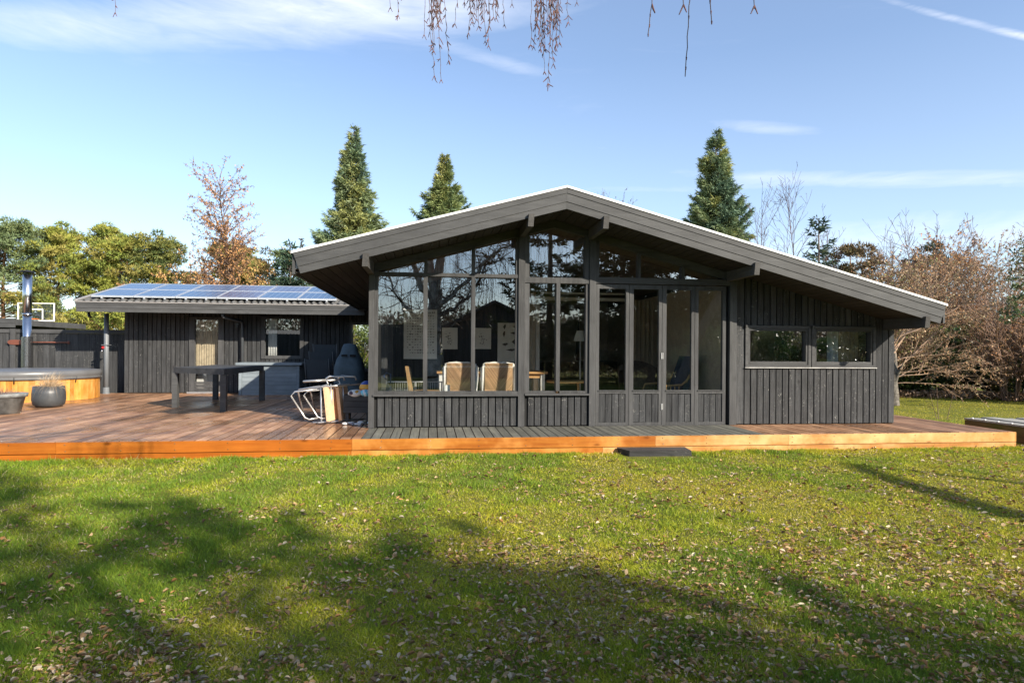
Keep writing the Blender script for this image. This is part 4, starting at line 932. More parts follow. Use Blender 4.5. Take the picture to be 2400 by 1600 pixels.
for a in (.5, 2.1, 3.7, 5.3): MB().tube([(2.45+.3*math.cos(a), 11.3+.3*math.sin(a), IZ), (2.45+.25*math.cos(a), 11.3+.25*math.sin(a), IZ+.5)], .02, 8).build('leg', M['oak'], c)
f = MB(); f.tube([(2.82, 11.9, IZ), (2.82, 11.9, 1.55)], .012, 8); f.lathe((2.82, 11.9, 1.5), [(.13, 0), (.07, .2)], 20, .5); f.lathe((2.82, 11.9, IZ), [(.14, 0), (.13, .02), (0, .025)], 20, .5); rebase(tag(f.build('floor_lamp', M['white']), 'slim white floor lamp behind the first folding door pane', 'lamp'))

# ------------------------------------------------------------------ trees
BARK = wood('tree_bark', (.085, .065, .05), (.19, .155, .125), 'z', .95, .9, .2, knots=0, grain=18)
PBARK = wood('orange_pine_bark', (.16, .085, .045), (.30, .17, .095), 'z', .95, .9, .2, knots=0, grain=16)
TWIG = plain('brown_twig', (.13, .085, .06), .9, var=.3, nscale=3)
GTWIG = plain('grey_twig', (.17, .145, .125), .9, var=.3, nscale=3)
BIRCHB = plain('birch_bark', (.30, .28, .25), .85, var=.55, nscale=5, bump=.4)
FOL = foliage_mat('needle_leaf', .15, .65, .25); LEAFM = foliage_mat('broad_leaf', .2, .35, .5); DRYL = foliage_mat('dry_leaf', .25, .7, .3)

def spruce(name, label, loc, H, Rb, seed, cols, nbr=None, group=None, zlo=.02, dens=1.0, bl=(.18, .07), pw=.8, trunkr=None):
    rg = np.random.default_rng(seed); loc = np.array(loc, float); root = thing(name, label, 'tree', tuple(loc), group)
    tr_ = trunkr or H*.013
    MB().tube([(loc[0], loc[1], loc[2]), (loc[0]+.03, loc[1], loc[2]+H*.5), (loc[0], loc[1], loc[2]+H*.985)], [tr_, tr_*.6, .015], 8).build('trunk', BARK, root)
    nb = nbr or int(H*34); z = zlo*H+(H*(1-zlo))*(1-(1-rg.uniform(0, .997, nb))**.72)
    az_ = rg.uniform(0, 6.283, nb); wh = np.round(z/(.034*H)); wj = rg.uniform(-.012*H, .012*H, 60)[np.clip(wh.astype(int), 0, 59)]; z = np.where(z < .93*H, wh*.034*H+wj+rg.normal(0, .008*H, nb), z); z = np.clip(z, .02*H, .985*H); h = z/H; wl_ = rg.uniform(.80, 1.15, 60)[np.clip(wh.astype(int), 0, 59)]
    lump = 1+.10*np.sin(az_*3+z*1.7+seed)+.09*np.sin(az_*5-z*3.1)+.08*np.sin(z*5.3+az_)
    L = (Rb*(1-h)**pw*rg.uniform(.62, 1.16, nb)*lump*wl_)+.10
    d = np.stack([np.cos(az_), np.sin(az_)], 1); pitch = -.18+.85*h**1.5+rg.normal(0, .06, nb)
    segs = []
    for i in range(nb):
        p0 = loc+np.array([0, 0, z[i]]); p1 = p0+np.array([d[i, 0]*L[i]*.55, d[i, 1]*L[i]*.55, L[i]*(pitch[i]*.55-.05)]); p2 = p0+np.array([d[i, 0]*L[i]*.97, d[i, 1]*L[i]*.97, L[i]*(pitch[i]-.02)])
        r = .012+.010*L[i]; segs += [(*p0, *p1, r, r*.6), (*p1, *p2, r*.6, .004)]
    V, Fq = segs_mesh(segs, 3); np_mesh('branches', V, Fq, TWIG, None, root, loc)
    m = np.maximum(14, (L**1.25*70*dens)).astype(int); idx = np.repeat(np.arange(nb), m); n = len(idx)
    t = rg.uniform(.12, 1.0, n)**.75; side = rg.uniform(-1, 1, n); Li = L[idx]; di = d[idx]; pe = np.stack([-di[:, 1], di[:, 0]], 1)
    wdt = .34*Li*(1.02-t)+.07
    x = di*(t*Li)[:, None]+pe*(side*wdt)[:, None]; zz = z[idx]+Li*(pitch[idx]*t-.10*np.sin(np.pi*t)+.16*t*t)-np.abs(side)*wdt*.30+rg.normal(0, .035, n)
    P = np.concatenate([x, zz[:, None]], 1)+loc; P[:, :2] += rg.normal(0, .03, (n, 2))
    D = np.concatenate([di*.75+pe*(side*.9)[:, None], (pitch[idx]*.3+.12-.35*np.abs(side))[:, None]], 1)+rg.normal(0, .38, (n, 3)); D = unit(D)
    Lb = bl[0]*rg.uniform(.6, 1.3, n); Wb = bl[1]*rg.uniform(.7, 1.3, n)
    V, Fq = blades(P, D, Lb, Wb, rg)
    c = np.array(cols, float); pk = np.clip((patchy(az_*1.5, z*.9, seed, .8)+1)/2*(len(c)-1)+rg.normal(0, .35, nb), 0, len(c)-1).astype(int)
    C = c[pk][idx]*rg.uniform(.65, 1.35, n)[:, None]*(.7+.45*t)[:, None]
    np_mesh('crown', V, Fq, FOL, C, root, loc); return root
GB = [(.12, .18, .11), (.20, .25, .12), (.28, .29, .10), (.24, .28, .15)]
GY = [(.13, .18, .08), (.20, .24, .09), (.27, .27, .09), (.18, .22, .10)]
spruce('spruce_tree', 'tallest narrow spruce behind the left roof slope', (-3.33, 28, 0), 10.9, 2.95, 1, GB, dens=1.9, nbr=900, pw=1.15, bl=(.19, .045), zlo=.28)
spruce('spruce_tree', 'shorter narrow spruce rising behind the left roof slope, second from left', (.58, 30, 0), 10.45, 3.6, 12, GY, dens=1.9, nbr=620, pw=1.12, bl=(.19, .045), zlo=.45)
spruce('spruce_tree', 'dense dark spruce rising behind the right roof slope', (12.5, 27, 0), 11.2, 2.85, 3, GB, dens=2.0, nbr=900, pw=1.0, bl=(.19, .045), zlo=.28)
spruce('fir_tree', 'small blue-green fir peeking out left of the main roof eave', (-5.3, 25, 0), 5.3, 1.8, 4, [(.06, .10, .06), (.09, .13, .07)])
spruce('young_fir', 'small sparse fir top poking above the right roof slope among bare birches', (12.9, 20, 0), 5.9, 1.1, 6, [(.05, .08, .05), (.09, .11, .05)], dens=.7, nbr=110)

def clump_crown(name, label, loc, trunk, limbs, clumps, per, bl, cols, seed, mat=None, group=None, cat='tree', flat=.6, bark=None, up=.35):
    rg = np.random.default_rng(seed); loc = np.array(loc, float); root = thing(name, label, cat, tuple(loc), group)
    if trunk:
        f = MB(); f.tube(*trunk[:2], 9); f.build('trunk', bark or BARK, root)
    if limbs:
        V, Fq = segs_mesh(limbs, 4); np_mesh('branches', V, Fq, bark or BARK, None, root, loc)
    C0 = np.array([c[:3] for c in clumps]); R0 = np.array([c[3] for c in clumps])
    w_ = np.maximum(1, (per*(R0/R0.mean())**2)).astype(int); idx = np.repeat(np.arange(len(C0)), w_); n = len(idx)
    o = unit(rg.normal(size=(n, 3))); rad = rg.uniform(.25, 1, n)**.5
    off = o*rad[:, None]*R0[idx][:, None]*np.array([1, 1, flat]); P = C0[idx]+off
    D = unit(o+rg.normal(0, .5, (n, 3))+np.array([0, 0, up]))
    V, Fq = (leafquads if mat in (LEAFM, DRYL) else blades)(P, D, bl[0]*rg.uniform(.6, 1.3, n), bl[1]*rg.uniform(.7, 1.3, n), rg)
    c = np.array(cols, float); pk = rg.integers(0, len(c), len(C0)); C = c[pk][idx]*rg.uniform(.6, 1.4, n)[:, None]
    np_mesh('crown', V, Fq, mat or FOL, C, root, loc); return root

def pine(label, x, y, H, W_, seed, cols, lean=0, group='pines beyond the fence', z0=.13, nclump=95, per=80):
    rg = np.random.default_rng(seed); limbs = []; cl_ = []
    tx = lambda h: x+lean*h*h*.6+.12*math.sin(h*5+seed)
    pts = [(tx(h), y, H*h) for h in np.linspace(0, .96, 7)]; rad = [H*.017*(1-h*.85) for h in np.linspace(0, 1, 7)]
    k = 0
    while len(cl_) < nclump:
        h = z0+(1-z0)*rg.uniform(0, 1)**.8; a = rg.uniform(0, 6.283); prof = (math.sin(math.pi*min(1, (h-z0)/(1-z0)*.80+.18))**.7)
        L = W_*prof*rg.uniform(.35, 1.05)+.15; k += 1
        p0 = np.array([tx(h*.92), y, H*h*.92]); p1 = p0+np.array([math.cos(a)*L, math.sin(a)*L, L*rg.uniform(.05, .45)])
        limbs.append((*p0, *((p0+p1)/2+np.array([0, 0, -.04*L])), .05*(1.1-h), .03*(1.1-h))); limbs.append((*((p0+p1)/2+np.array([0, 0, -.04*L])), *p1, .03*(1.1-h), .01))
        for q in range(3): cl_.append((*(p1+rg.normal(0, .22*W_**.5, 3)*np.array([1, 1, .5])+np.array([0, 0, .08])), rg.uniform(.13, .34)*(.8+.25*W_/2)))
    cl_.append((tx(1), y, H*.97, .3))
    return clump_crown('pine_tree', label, (x, y, 0), (pts, rad), limbs, cl_, per, (.17, .05), cols, seed, group=group, bark=PBARK, flat=.55)
PG = [(.17, .22, .10), (.21, .25, .10), (.14, .19, .085)]; PY = [(.25, .27, .05), (.31, .30, .06), (.19, .23, .05), (.30, .26, .07)]
pine('broad blue-green pine at the far left edge', -20.6, 34, 7.7, 2.3, 21, PG, nclump=400)
pine('yellow-green pine right of the blue-green one, behind the backboard', -18.7, 35, 7.75, 1.7, 22, PY, nclump=360)
pine('slender tall pine in the middle of the yellow-green row', -16.95, 36, 7.95, 1.55, 23, PY, nclump=330)
pine('spreading yellow-green pine behind the solar roof edge', -15.3, 34.5, 7.1, 1.7, 24, PY, nclump=330)
pine('dark-topped pine left of the brown larch', -13.5, 34, 7.25, 1.55, 25, [(.13, .17, .055), (.28, .26, .06), (.20, .21, .06)], nclump=300)
pine('low green pine behind the brown larch', -9.6, 34, 6.6, 2.2, 26, [(.26, .26, .07), (.20, .22, .06), (.36, .25, .10)], nclump=330)
pine('small rounded pine seen under the annex roof corner', -12.9, 27, 3.1, 1.3, 27, PY, z0=.35, nclump=60)
pine('little pointed pine at the right end of the solar roof', -7.0, 31, 5.9, .9, 28, PG, nclump=50)

def grow(rg, p, d, L, r, lev, out, tips, prm):
    """bare branch with children; out gets segments"""
    ns = max(2, int(L/prm.get('seg', .35))); st_ = L/ns; pts = [p]
    kids = prm['kids'][lev] if lev < len(prm['kids']) else 0
    for i in range(ns):
        up_ = prm['up'][min(lev, len(prm['up'])-1)]
        d = d+rg.normal(0, prm['wig'], 3)+np.array([0, 0, up_])*st_; d = d/np.linalg.norm(d)
        q = p+d*st_; ra, rb_ = r*(1-.85*i/ns), r*(1-.85*(i+1)/ns); out.append((*p, *q, max(ra, prm['rmin']), max(rb_, prm['rmin']*.8))); p = q
        pts.append(p)
    for k in range(int(kids*L+rg.uniform(0, 1))):
        t = rg.uniform(prm.get('t0', .2), 1)**.9; j = min(int(t*ns), ns-1); q = pts[j]+(pts[j+1]-pts[j])*(t*ns-j)
        base = pts[j+1]-pts[j]; base = base/np.linalg.norm(base); rn = rg.normal(size=3); rn -= base*rn.dot(base); rn /= np.linalg.norm(rn)
        a = rg.normal(prm['ang'], .18); nd = base*math.cos(a)+rn*math.sin(a)
        grow(rg, q, nd, L*rg.uniform(*prm['len'])*(1.15-.6*t), max(r*(1-.8*t)*.55, prm['rmin']), lev+1, out, tips, prm)
    tips.append((p, d))
def bare(name, label, loc, stems, prm, seed, mat, leaves=None, cat='tree', group=None, n=3):
    rg = np.random.default_rng(seed); loc = np.array(loc, float); root = thing(name, label, cat, tuple(loc), group); out = []; tips = []
    for (off, d, L, r) in stems: grow(rg, loc+np.array(off, float), unit(np.array(d, float)), L, r, 0, out, tips, prm)
    big = [s for s in out if s[6] > prm.get('trunk', .03)]; small = [s for s in out if s[6] <= prm.get('trunk', .03)]
    if big: V, Fq = segs_mesh(big, 7); np_mesh('trunk', V, Fq, mat[0], None, root, loc)
    if small: V, Fq = segs_mesh(small, n); np_mesh('twigs', V, Fq, mat[1], None, root, loc)
    if leaves:
        num, (ll, lw), cols, droop, tipfrac = leaves
        S = np.array([s[:6] for s in small]); ln_ = np.linalg.norm(S[:, 3:]-S[:, :3], axis=1); idx = rg.choice(len(S), num, p=ln_/ln_.sum()); t = rg.uniform(0, 1, (num, 1))
        P = S[idx, :3]*(1-t)+S[idx, 3:]*t; D = unit(rg.normal(0, 1, (num, 3))+np.array([0, 0, -droop])); c = np.array(cols, float)
        V, Fq = leafquads(P, D, ll*rg.uniform(.6, 1.3, num), lw*rg.uniform(.7, 1.2, num), rg, .12); np_mesh('leaves', V, Fq, DRYL, c[rg.integers(0, len(c), num)]*rg.uniform(.7, 1.3, (num, 1)), root, loc)
    return root
PR = dict(kids=[3.2, 2.6, 2.2, 0], up=[.05, .12, .1, .0], wig=.07, ang=.75, len=(.28, .5), rmin=.006, seg=.4, trunk=.035)
# larch with brown cones
rgl = np.random.default_rng(5)
bare('larch_tree', 'bare larch full of orange-brown cones rising above the solar panels', (-8.5, 30, 0), [((0, 0, 0), (0, 0, 1), 9.2, .09), ((.1, 0, .2), (.025, 0, 1), 7.6, .06), ((-.1, 0, .2), (-.03, 0, 1), 8.2, .06), ((-.1, 0, 2.6), (-.8, 0, .45), 3.6, .06), ((0, 0, 2.2), (.9, 0, .5), 3.0, .06), ((0, 0, 3.4), (-.9, .2, .35), 2.6, .05)],
     dict(kids=[6.5, 3.8, 1.8, 0], up=[.30, .0, .0, -.2], wig=.05, ang=.9, len=(.19, .31), rmin=.006, seg=.35, trunk=.05, t0=.18), 31, (BARK, TWIG), (10500, (.10, .045), [(.55, .28, .11), (.46, .22, .09), (.62, .35, .15), (.16, .10, .08)], .5, 0))
bare('larch_tree', 'lower larch with drooping orange-brown branches left of the tall one', (-12.0, 31, 0), [((0, 0, 0), (.05, 0, 1), 5.9, .11), ((0, 0, 2.4), (-1, 0, .35), 2.4, .05), ((0, 0, 2.0), (1, 0, .3), 2.6, .05), ((0, 0, 3.2), (-.9, 0, .5), 2.2, .05)],
     dict(kids=[5.5, 3.6, 2.0, 0], up=[.03, -.02, -.1, -.2], wig=.07, ang=.95, len=(.30, .45), rmin=.007, seg=.35, trunk=.05, t0=.15), 32, (BARK, TWIG), (9000, (.11, .05), [(.60, .33, .13), (.50, .27, .11), (.66, .40, .18), (.34, .30, .09)], .6, 0))
bare('beech_tree', 'dense orange-brown beech right of the larch trunk', (-7.6, 32, 0), [((0, 0, 0), (.05, 0, 1), 5.8, .11), ((0, 0, .8), (-.5, 0, 1), 4.6, .07), ((0, 0, .8), (.55, 0, 1), 4.6, .07), ((0, 0, 1.5), (.9, 0, .7), 3.2, .05)],
     dict(kids=[5.2, 3.4, 2.0, 0], up=[.05, .05, .0, -.1], wig=.07, ang=.8, len=(.32, .46), rmin=.006, seg=.35, trunk=.05, t0=.12), 33, (BARK, TWIG), (13000, (.12, .06), [(.58, .35, .13), (.46, .29, .10), (.62, .42, .16), (.32, .31, .09)], .4, 0))
# bare birches behind the right roof slope
BP = dict(kids=[4.6, 2.6, 1.2, 0], up=[.03, .22, .2, .1], wig=.05, ang=.62, len=(.24, .38), rmin=.0055, seg=.35, trunk=.04, t0=.2)
WB = (plain('pale_birch_bark', (.30, .25, .22), .8, var=.5, nscale=12), plain('reddish_twig', (.085, .05, .045), .9, var=.3, nscale=3))
for i, (x, y, H_, lab, ln_) in enumerate(((12.2, 22, 6.5, 'bare birch above the roof slope, left of the pair', .0), (13.05, 22.4, 7.2, 'taller bare birch above the roof slope, right of the pair', .02), (14.3, 22, 5.8, 'thin bare birch just right of the tall pair', -.02),
        (16.2, 21, 5.2, 'thin reddish bare birch left of the tall pale stems', .03), (15.75, 19.2, 5.5, 'pale-stemmed bare birch over the low end of the roof', .0), (16.45, 19.4, 5.1, 'second pale-stemmed bare birch close to the roof end', .03), (18.2, 20, 5.3, 'slim bare birch above the brown shrubs', .05))):
    bare('bare_birch', lab, (x, y, 0), [((0, 0, 0), (ln_, 0, 1), H_, .045), ((0, 0, .6), (.07+ln_, .1, 1), H_*.85, .03)], BP, 40+i, WB, None)
bare('bare_shrub', 'wispy bare treetop peeking above the roof left of the dark spruce', (9.9, 30, 0), [((0, 0, 0), (.05, 0, 1), 8.1, .07), ((0, 0, 1), (-.1, 0, 1), 7.0, .05)], BP, 51, WB, (500, (.09, .05), [(.12, .08, .09)], 0, 0))
# shrubs of the right-hand border
SP = dict(kids=[5.0, 4.0, 2.2, 0], up=[.10, .18, .1, .0], wig=.10, ang=.7, len=(.32, .5), rmin=.0045, seg=.28, trunk=.03, t0=.1)
def shrub(label, x, y, H_, W_, seed, mat, leaves, nst=9, group='bare shrubs of the border', name='bare_shrub', prm=SP, sr=.03):
    rg = np.random.default_rng(seed); st_ = []
    for i in range(nst):
        a = rg.uniform(0, 6.283); k = rg.uniform(.0, 1)*W_/H_; st_.append(((math.cos(a)*.15, math.sin(a)*.15, 0), (math.cos(a)*k, math.sin(a)*k, 1), H_*rg.uniform(.7, 1.02), sr))
    return bare(name, label, (x, y, 0), st_, prm, seed, mat, leaves, 'shrub', group)
RL = [(.52, .27, .12), (.42, .20, .09), (.58, .34, .16), (.30, .18, .09)]; TL = [(.52, .36, .22), (.42, .28, .17), (.28, .28, .10), (.56, .42, .27)]
shrub('rust-brown beech shrub behind the low roof end', 16.9, 20.6, 4.9, 1.8, 61, (BARK, TWIG), (8500, (.09, .055), RL, .3, 0), 9)
shrub('rust-brown shrub just right of the low roof end', 18.6, 20.2, 4.7, 1.9, 62, (BARK, TWIG), (7500, (.09, .055), RL, .3, 0), 9)
shrub('pinkish-brown twiggy shrub in the middle of the right border', 15.9, 15.8, 3.9, 1.7, 63, (BARK, plain('pink_brown_twig', (.28, .18, .13), .9, var=.3)), (5000, (.045, .028), RL, .1, 0), 13)
shrub('pale twiggy shrub with upright stems at the border edge', 17.6, 17.2, 4.4, 1.7, 64, (GTWIG, GTWIG), (6500, (.06, .035), TL, .1, 0), 12)
shrub('tan tangled shrub beside the house corner', 13.4, 17.4, 4.0, 1.7, 65, (GTWIG, TWIG), (9000, (.07, .045), TL, .2, 0), 12)
shrub('brown arching shrub behind the old trunk', 14.5, 19.0, 4.6, 2.0, 66, (GTWIG, TWIG), (8000, (.07, .045), RL+TL, .2, 0), 12)
shrub('leafless grey shrub at the right picture edge', 18.6, 15.4, 3.0, 1.5, 67, (GTWIG, GTWIG), (1500, (.05, .03), TL, .1, 0), 11)
shrub('thin dark twigs sprouting beside the raised bed', 12.1, 10.4, 1.35, .45, 68, (GTWIG, GTWIG), None, 5, None, 'young_shrub', dict(SP, kids=[3, 2, 0], rmin=.003), .009)
shrub('few dark sprouts standing on the lawn behind the deck', 10.15, 11.6, .75, .5, 69, (BARK, TWIG), None, 3, None, 'young_shrub', dict(SP, kids=[2, 1, 0], rmin=.003), .008)
# old fruit tree at the house corner
bare('old_apple_tree', 'old grey-trunked tree with long bare arching branches at the house corner', (11.45, 14.6, 0),
     [((0, 0, 0), (.03, 0, 1), 1.7, .15), ((0, 0, .9), (.95, -.2, .55), 3.4, .026), ((0, 0, .7), (1, .1, .28), 2.9, .022), ((0, 0, 1.3), (.8, .3, .9), 3.4, .028), ((0, 0, 1.5), (.25, -.3, 1), 2.6, .024), ((0, 0, .55), (.9, -.4, .12), 2.1, .018),
      ((0, 0, 1.6), (1, 0, .75), 4.4, .028), ((0, 0, .6), (.8, .5, .3), 2.6, .020), ((0, 0, 1.1), (.9, -.1, .4), 3.0, .022), ((0, 0, .8), (.7, -.6, .2), 1.8, .018), ((0, 0, 1.4), (.9, .3, .6), 3.6, .024)],
     dict(kids=[6.5, 4.2, 2.4, 0], up=[-.05, .12, .1, .0], wig=.10, ang=.65, len=(.26, .42), rmin=.0042, seg=.25, trunk=.035, t0=.12), 71, (plain('lichen_bark', (.13, .115, .095), .95, var=.5, nscale=14, bump=.6), plain('warm_twig', (.27, .18, .12), .9, var=.3)), (5200, (.055, .035), [(.40, .23, .12), (.28, .17, .10), (.34, .28, .16)], .1, 0))
# young evergreen with a bare lower stem
hp = (14.05, 13.6, 0); rgh = np.random.default_rng(81); cl_ = []; lb = []
for k in range(60):
    h = rgh.uniform(.42, 1)**.9; a = rgh.uniform(0, 6.28); L_ = (.75*(1-h)**.8+.07)*rgh.uniform(.5, 1.1); p = np.array([hp[0]+.05*math.sin(h*4), hp[1], 4.05*h]); q = p+np.array([math.cos(a)*L_, math.sin(a)*L_, .3*L_])
    lb.append((*p, *q, .009, .004)); cl_.append((*q, .07+.09*(1-h)))
clump_crown('young_holly', 'slender young evergreen with a thin orange stem near the right edge', hp, ([(hp[0]+.16, hp[1], 0), (hp[0]+.05, hp[1], 1.6), (hp[0], hp[1], 4.15)], [.04, .03, .008]), lb, cl_, 30, (.07, .04), [(.06, .10, .04), (.10, .14, .06), (.15, .18, .08)], 81, mat=LEAFM, bark=PBARK)
# evergreen understorey of the border
def evergreen(label, x, y, H_, W_, seed, cols, per=230, n=46, name='evergreen_shrub', group='evergreen shrubs of the border', bl=(.10, .055)):
    rg = np.random.default_rng(seed); cl_ = []; lb = []
    for k in range(n):
        a = rg.uniform(0, 6.283); h = rg.uniform(.12, 1); r = W_*math.sqrt(max(.05, 1-(h*1.0-.35)**2*1.8))*rg.uniform(.3, 1); p = np.array([x+math.cos(a)*r, y+math.sin(a)*r, H_*h*.9]); cl_.append((*p, rg.uniform(.22, .42)))
        lb.append((x, y, .1, *p, .022, .006))
    return clump_crown(name, label, (x, y, 0), None, lb, cl_, per, bl, cols, seed, mat=LEAFM, group=group, cat='shrub', flat=.8)
DG = [(.03, .06, .02), (.05, .09, .03), (.08, .12, .03)]; MG = [(.09, .14, .045), (.16, .18, .05), (.23, .20, .08)]
evergreen('low dark green holly under the tan shrub beside the house', 14.2, 18.9, 1.9, 1.5, 91, DG)
evergreen('low glossy laurel in the middle of the right border', 16.1, 18.0, 2.2, 1.5, 92, DG+MG)
evergreen('olive-green bush behind the pink-brown shrub', 17.9, 18.6, 2.7, 1.6, 93, MG)
evergreen('taller speckled laurel at the right picture edge', 16.9, 14.9, 2.5, 1.3, 94, DG+[(.10, .10, .06), (.16, .13, .09)])
evergreen('dark laurel against the house side of the border', 12.6, 19.6, 2.9, 1.6, 95, DG+MG)
evergreen('dark green laurel at the far right beyond the pale shrub', 19.8, 17.0, 2.6, 1.5, 96, MG+[(.24, .26, .12)])
evergreen('sunlit yellow-green bush seen through the annex corner glazing', -2.6, 22.3, 2.9, 2.0, 97, [(.20, .22, .03), (.28, .27, .05), (.12, .16, .03)], group=None)
for i, (x, y, w_, h_, lab) in enumerate(((-.6, 42, 1, 1, ''),)): pass
# dark pines above the shrubs
pine('small dark pine top between the bare birches on the right', 19.2, 22.5, 5.6, 1.0, 29, [(.035, .055, .025), (.06, .07, .03)], z0=.5, nclump=40, group=None)
pine('brown-green round conifer top at the low roof end', 15.8, 22.5, 5.4, 1.2, 30, [(.12, .10, .04), (.16, .11, .05)], z0=.4, nclump=60, group=None)

# a continuous thicket closes the garden behind all this
def hedge(name, label, pts, H_, W_, n, cols, seed, bl=(.12, .07)):
    rg = np.random.default_rng(seed); pts = np.array(pts, float); sg = np.linalg.norm(pts[1:]-pts[:-1], axis=1); i = rg.choice(len(sg), n, p=sg/sg.sum()); t = rg.uniform(0, 1, (n, 1))
    P2 = pts[i]*(1-t)+pts[i+1]*t; hh = H_*(1+.22*patchy(P2[:, 0]*.7, P2[:, 1]*.7, seed)); z = hh*rg.uniform(0, 1, n)**.7; P2 = P2+rg.normal(0, W_/2.2, (n, 2))*(1-.3*(z/hh)[:, None])
    P = np.concatenate([P2, z[:, None]], 1); D = unit(rg.normal(0, 1, (n, 3))); V, Fq = leafquads(P, D, bl[0]*rg.uniform(.5, 1.4, n), bl[1]*rg.uniform(.6, 1.3, n), rg, .1); c = np.array(cols, float)
    pk = np.clip((patchy(P[:, 0]*1.4, P[:, 2]*2+P[:, 1], seed+1)+1)/2*len(c)+rg.normal(0, .5, n), 0, len(c)-1).astype(int)
    return tag(np_mesh(name, V, Fq, LEAFM, c[pk]*rg.uniform(.6, 1.35, (n, 1))), label, 'hedge', None, 'stuff')
hedge('thicket', 'dense brown and green thicket closing off the garden on the right', [(9, 22.5), (14, 21.5), (19, 20.2), (21.5, 15), (23, 9)], 3.0, 1.6, 75000, [(.18, .13, .085), (.28, .19, .12), (.09, .11, .04), (.36, .22, .13), (.05, .07, .03)], 101, (.09, .05))
hedge('thicket', 'far line of undergrowth below the pines on the left', [(-32, 36), (-22, 38), (-10, 37), (6, 36)], 2.3, 2.0, 26000, [(.26, .22, .09), (.19, .20, .055), (.34, .26, .13)], 102, (.2, .1))
hedge('leaf_litter_border', 'strip of brown leaf litter under the right-hand shrubs', [(11.5, 18.6), (15, 17.6), (17.5, 15.6), (20, 13)], .16, 1.1, 12000, [(.40, .27, .17), (.50, .33, .21), (.28, .19, .12)], 103, (.07, .05))

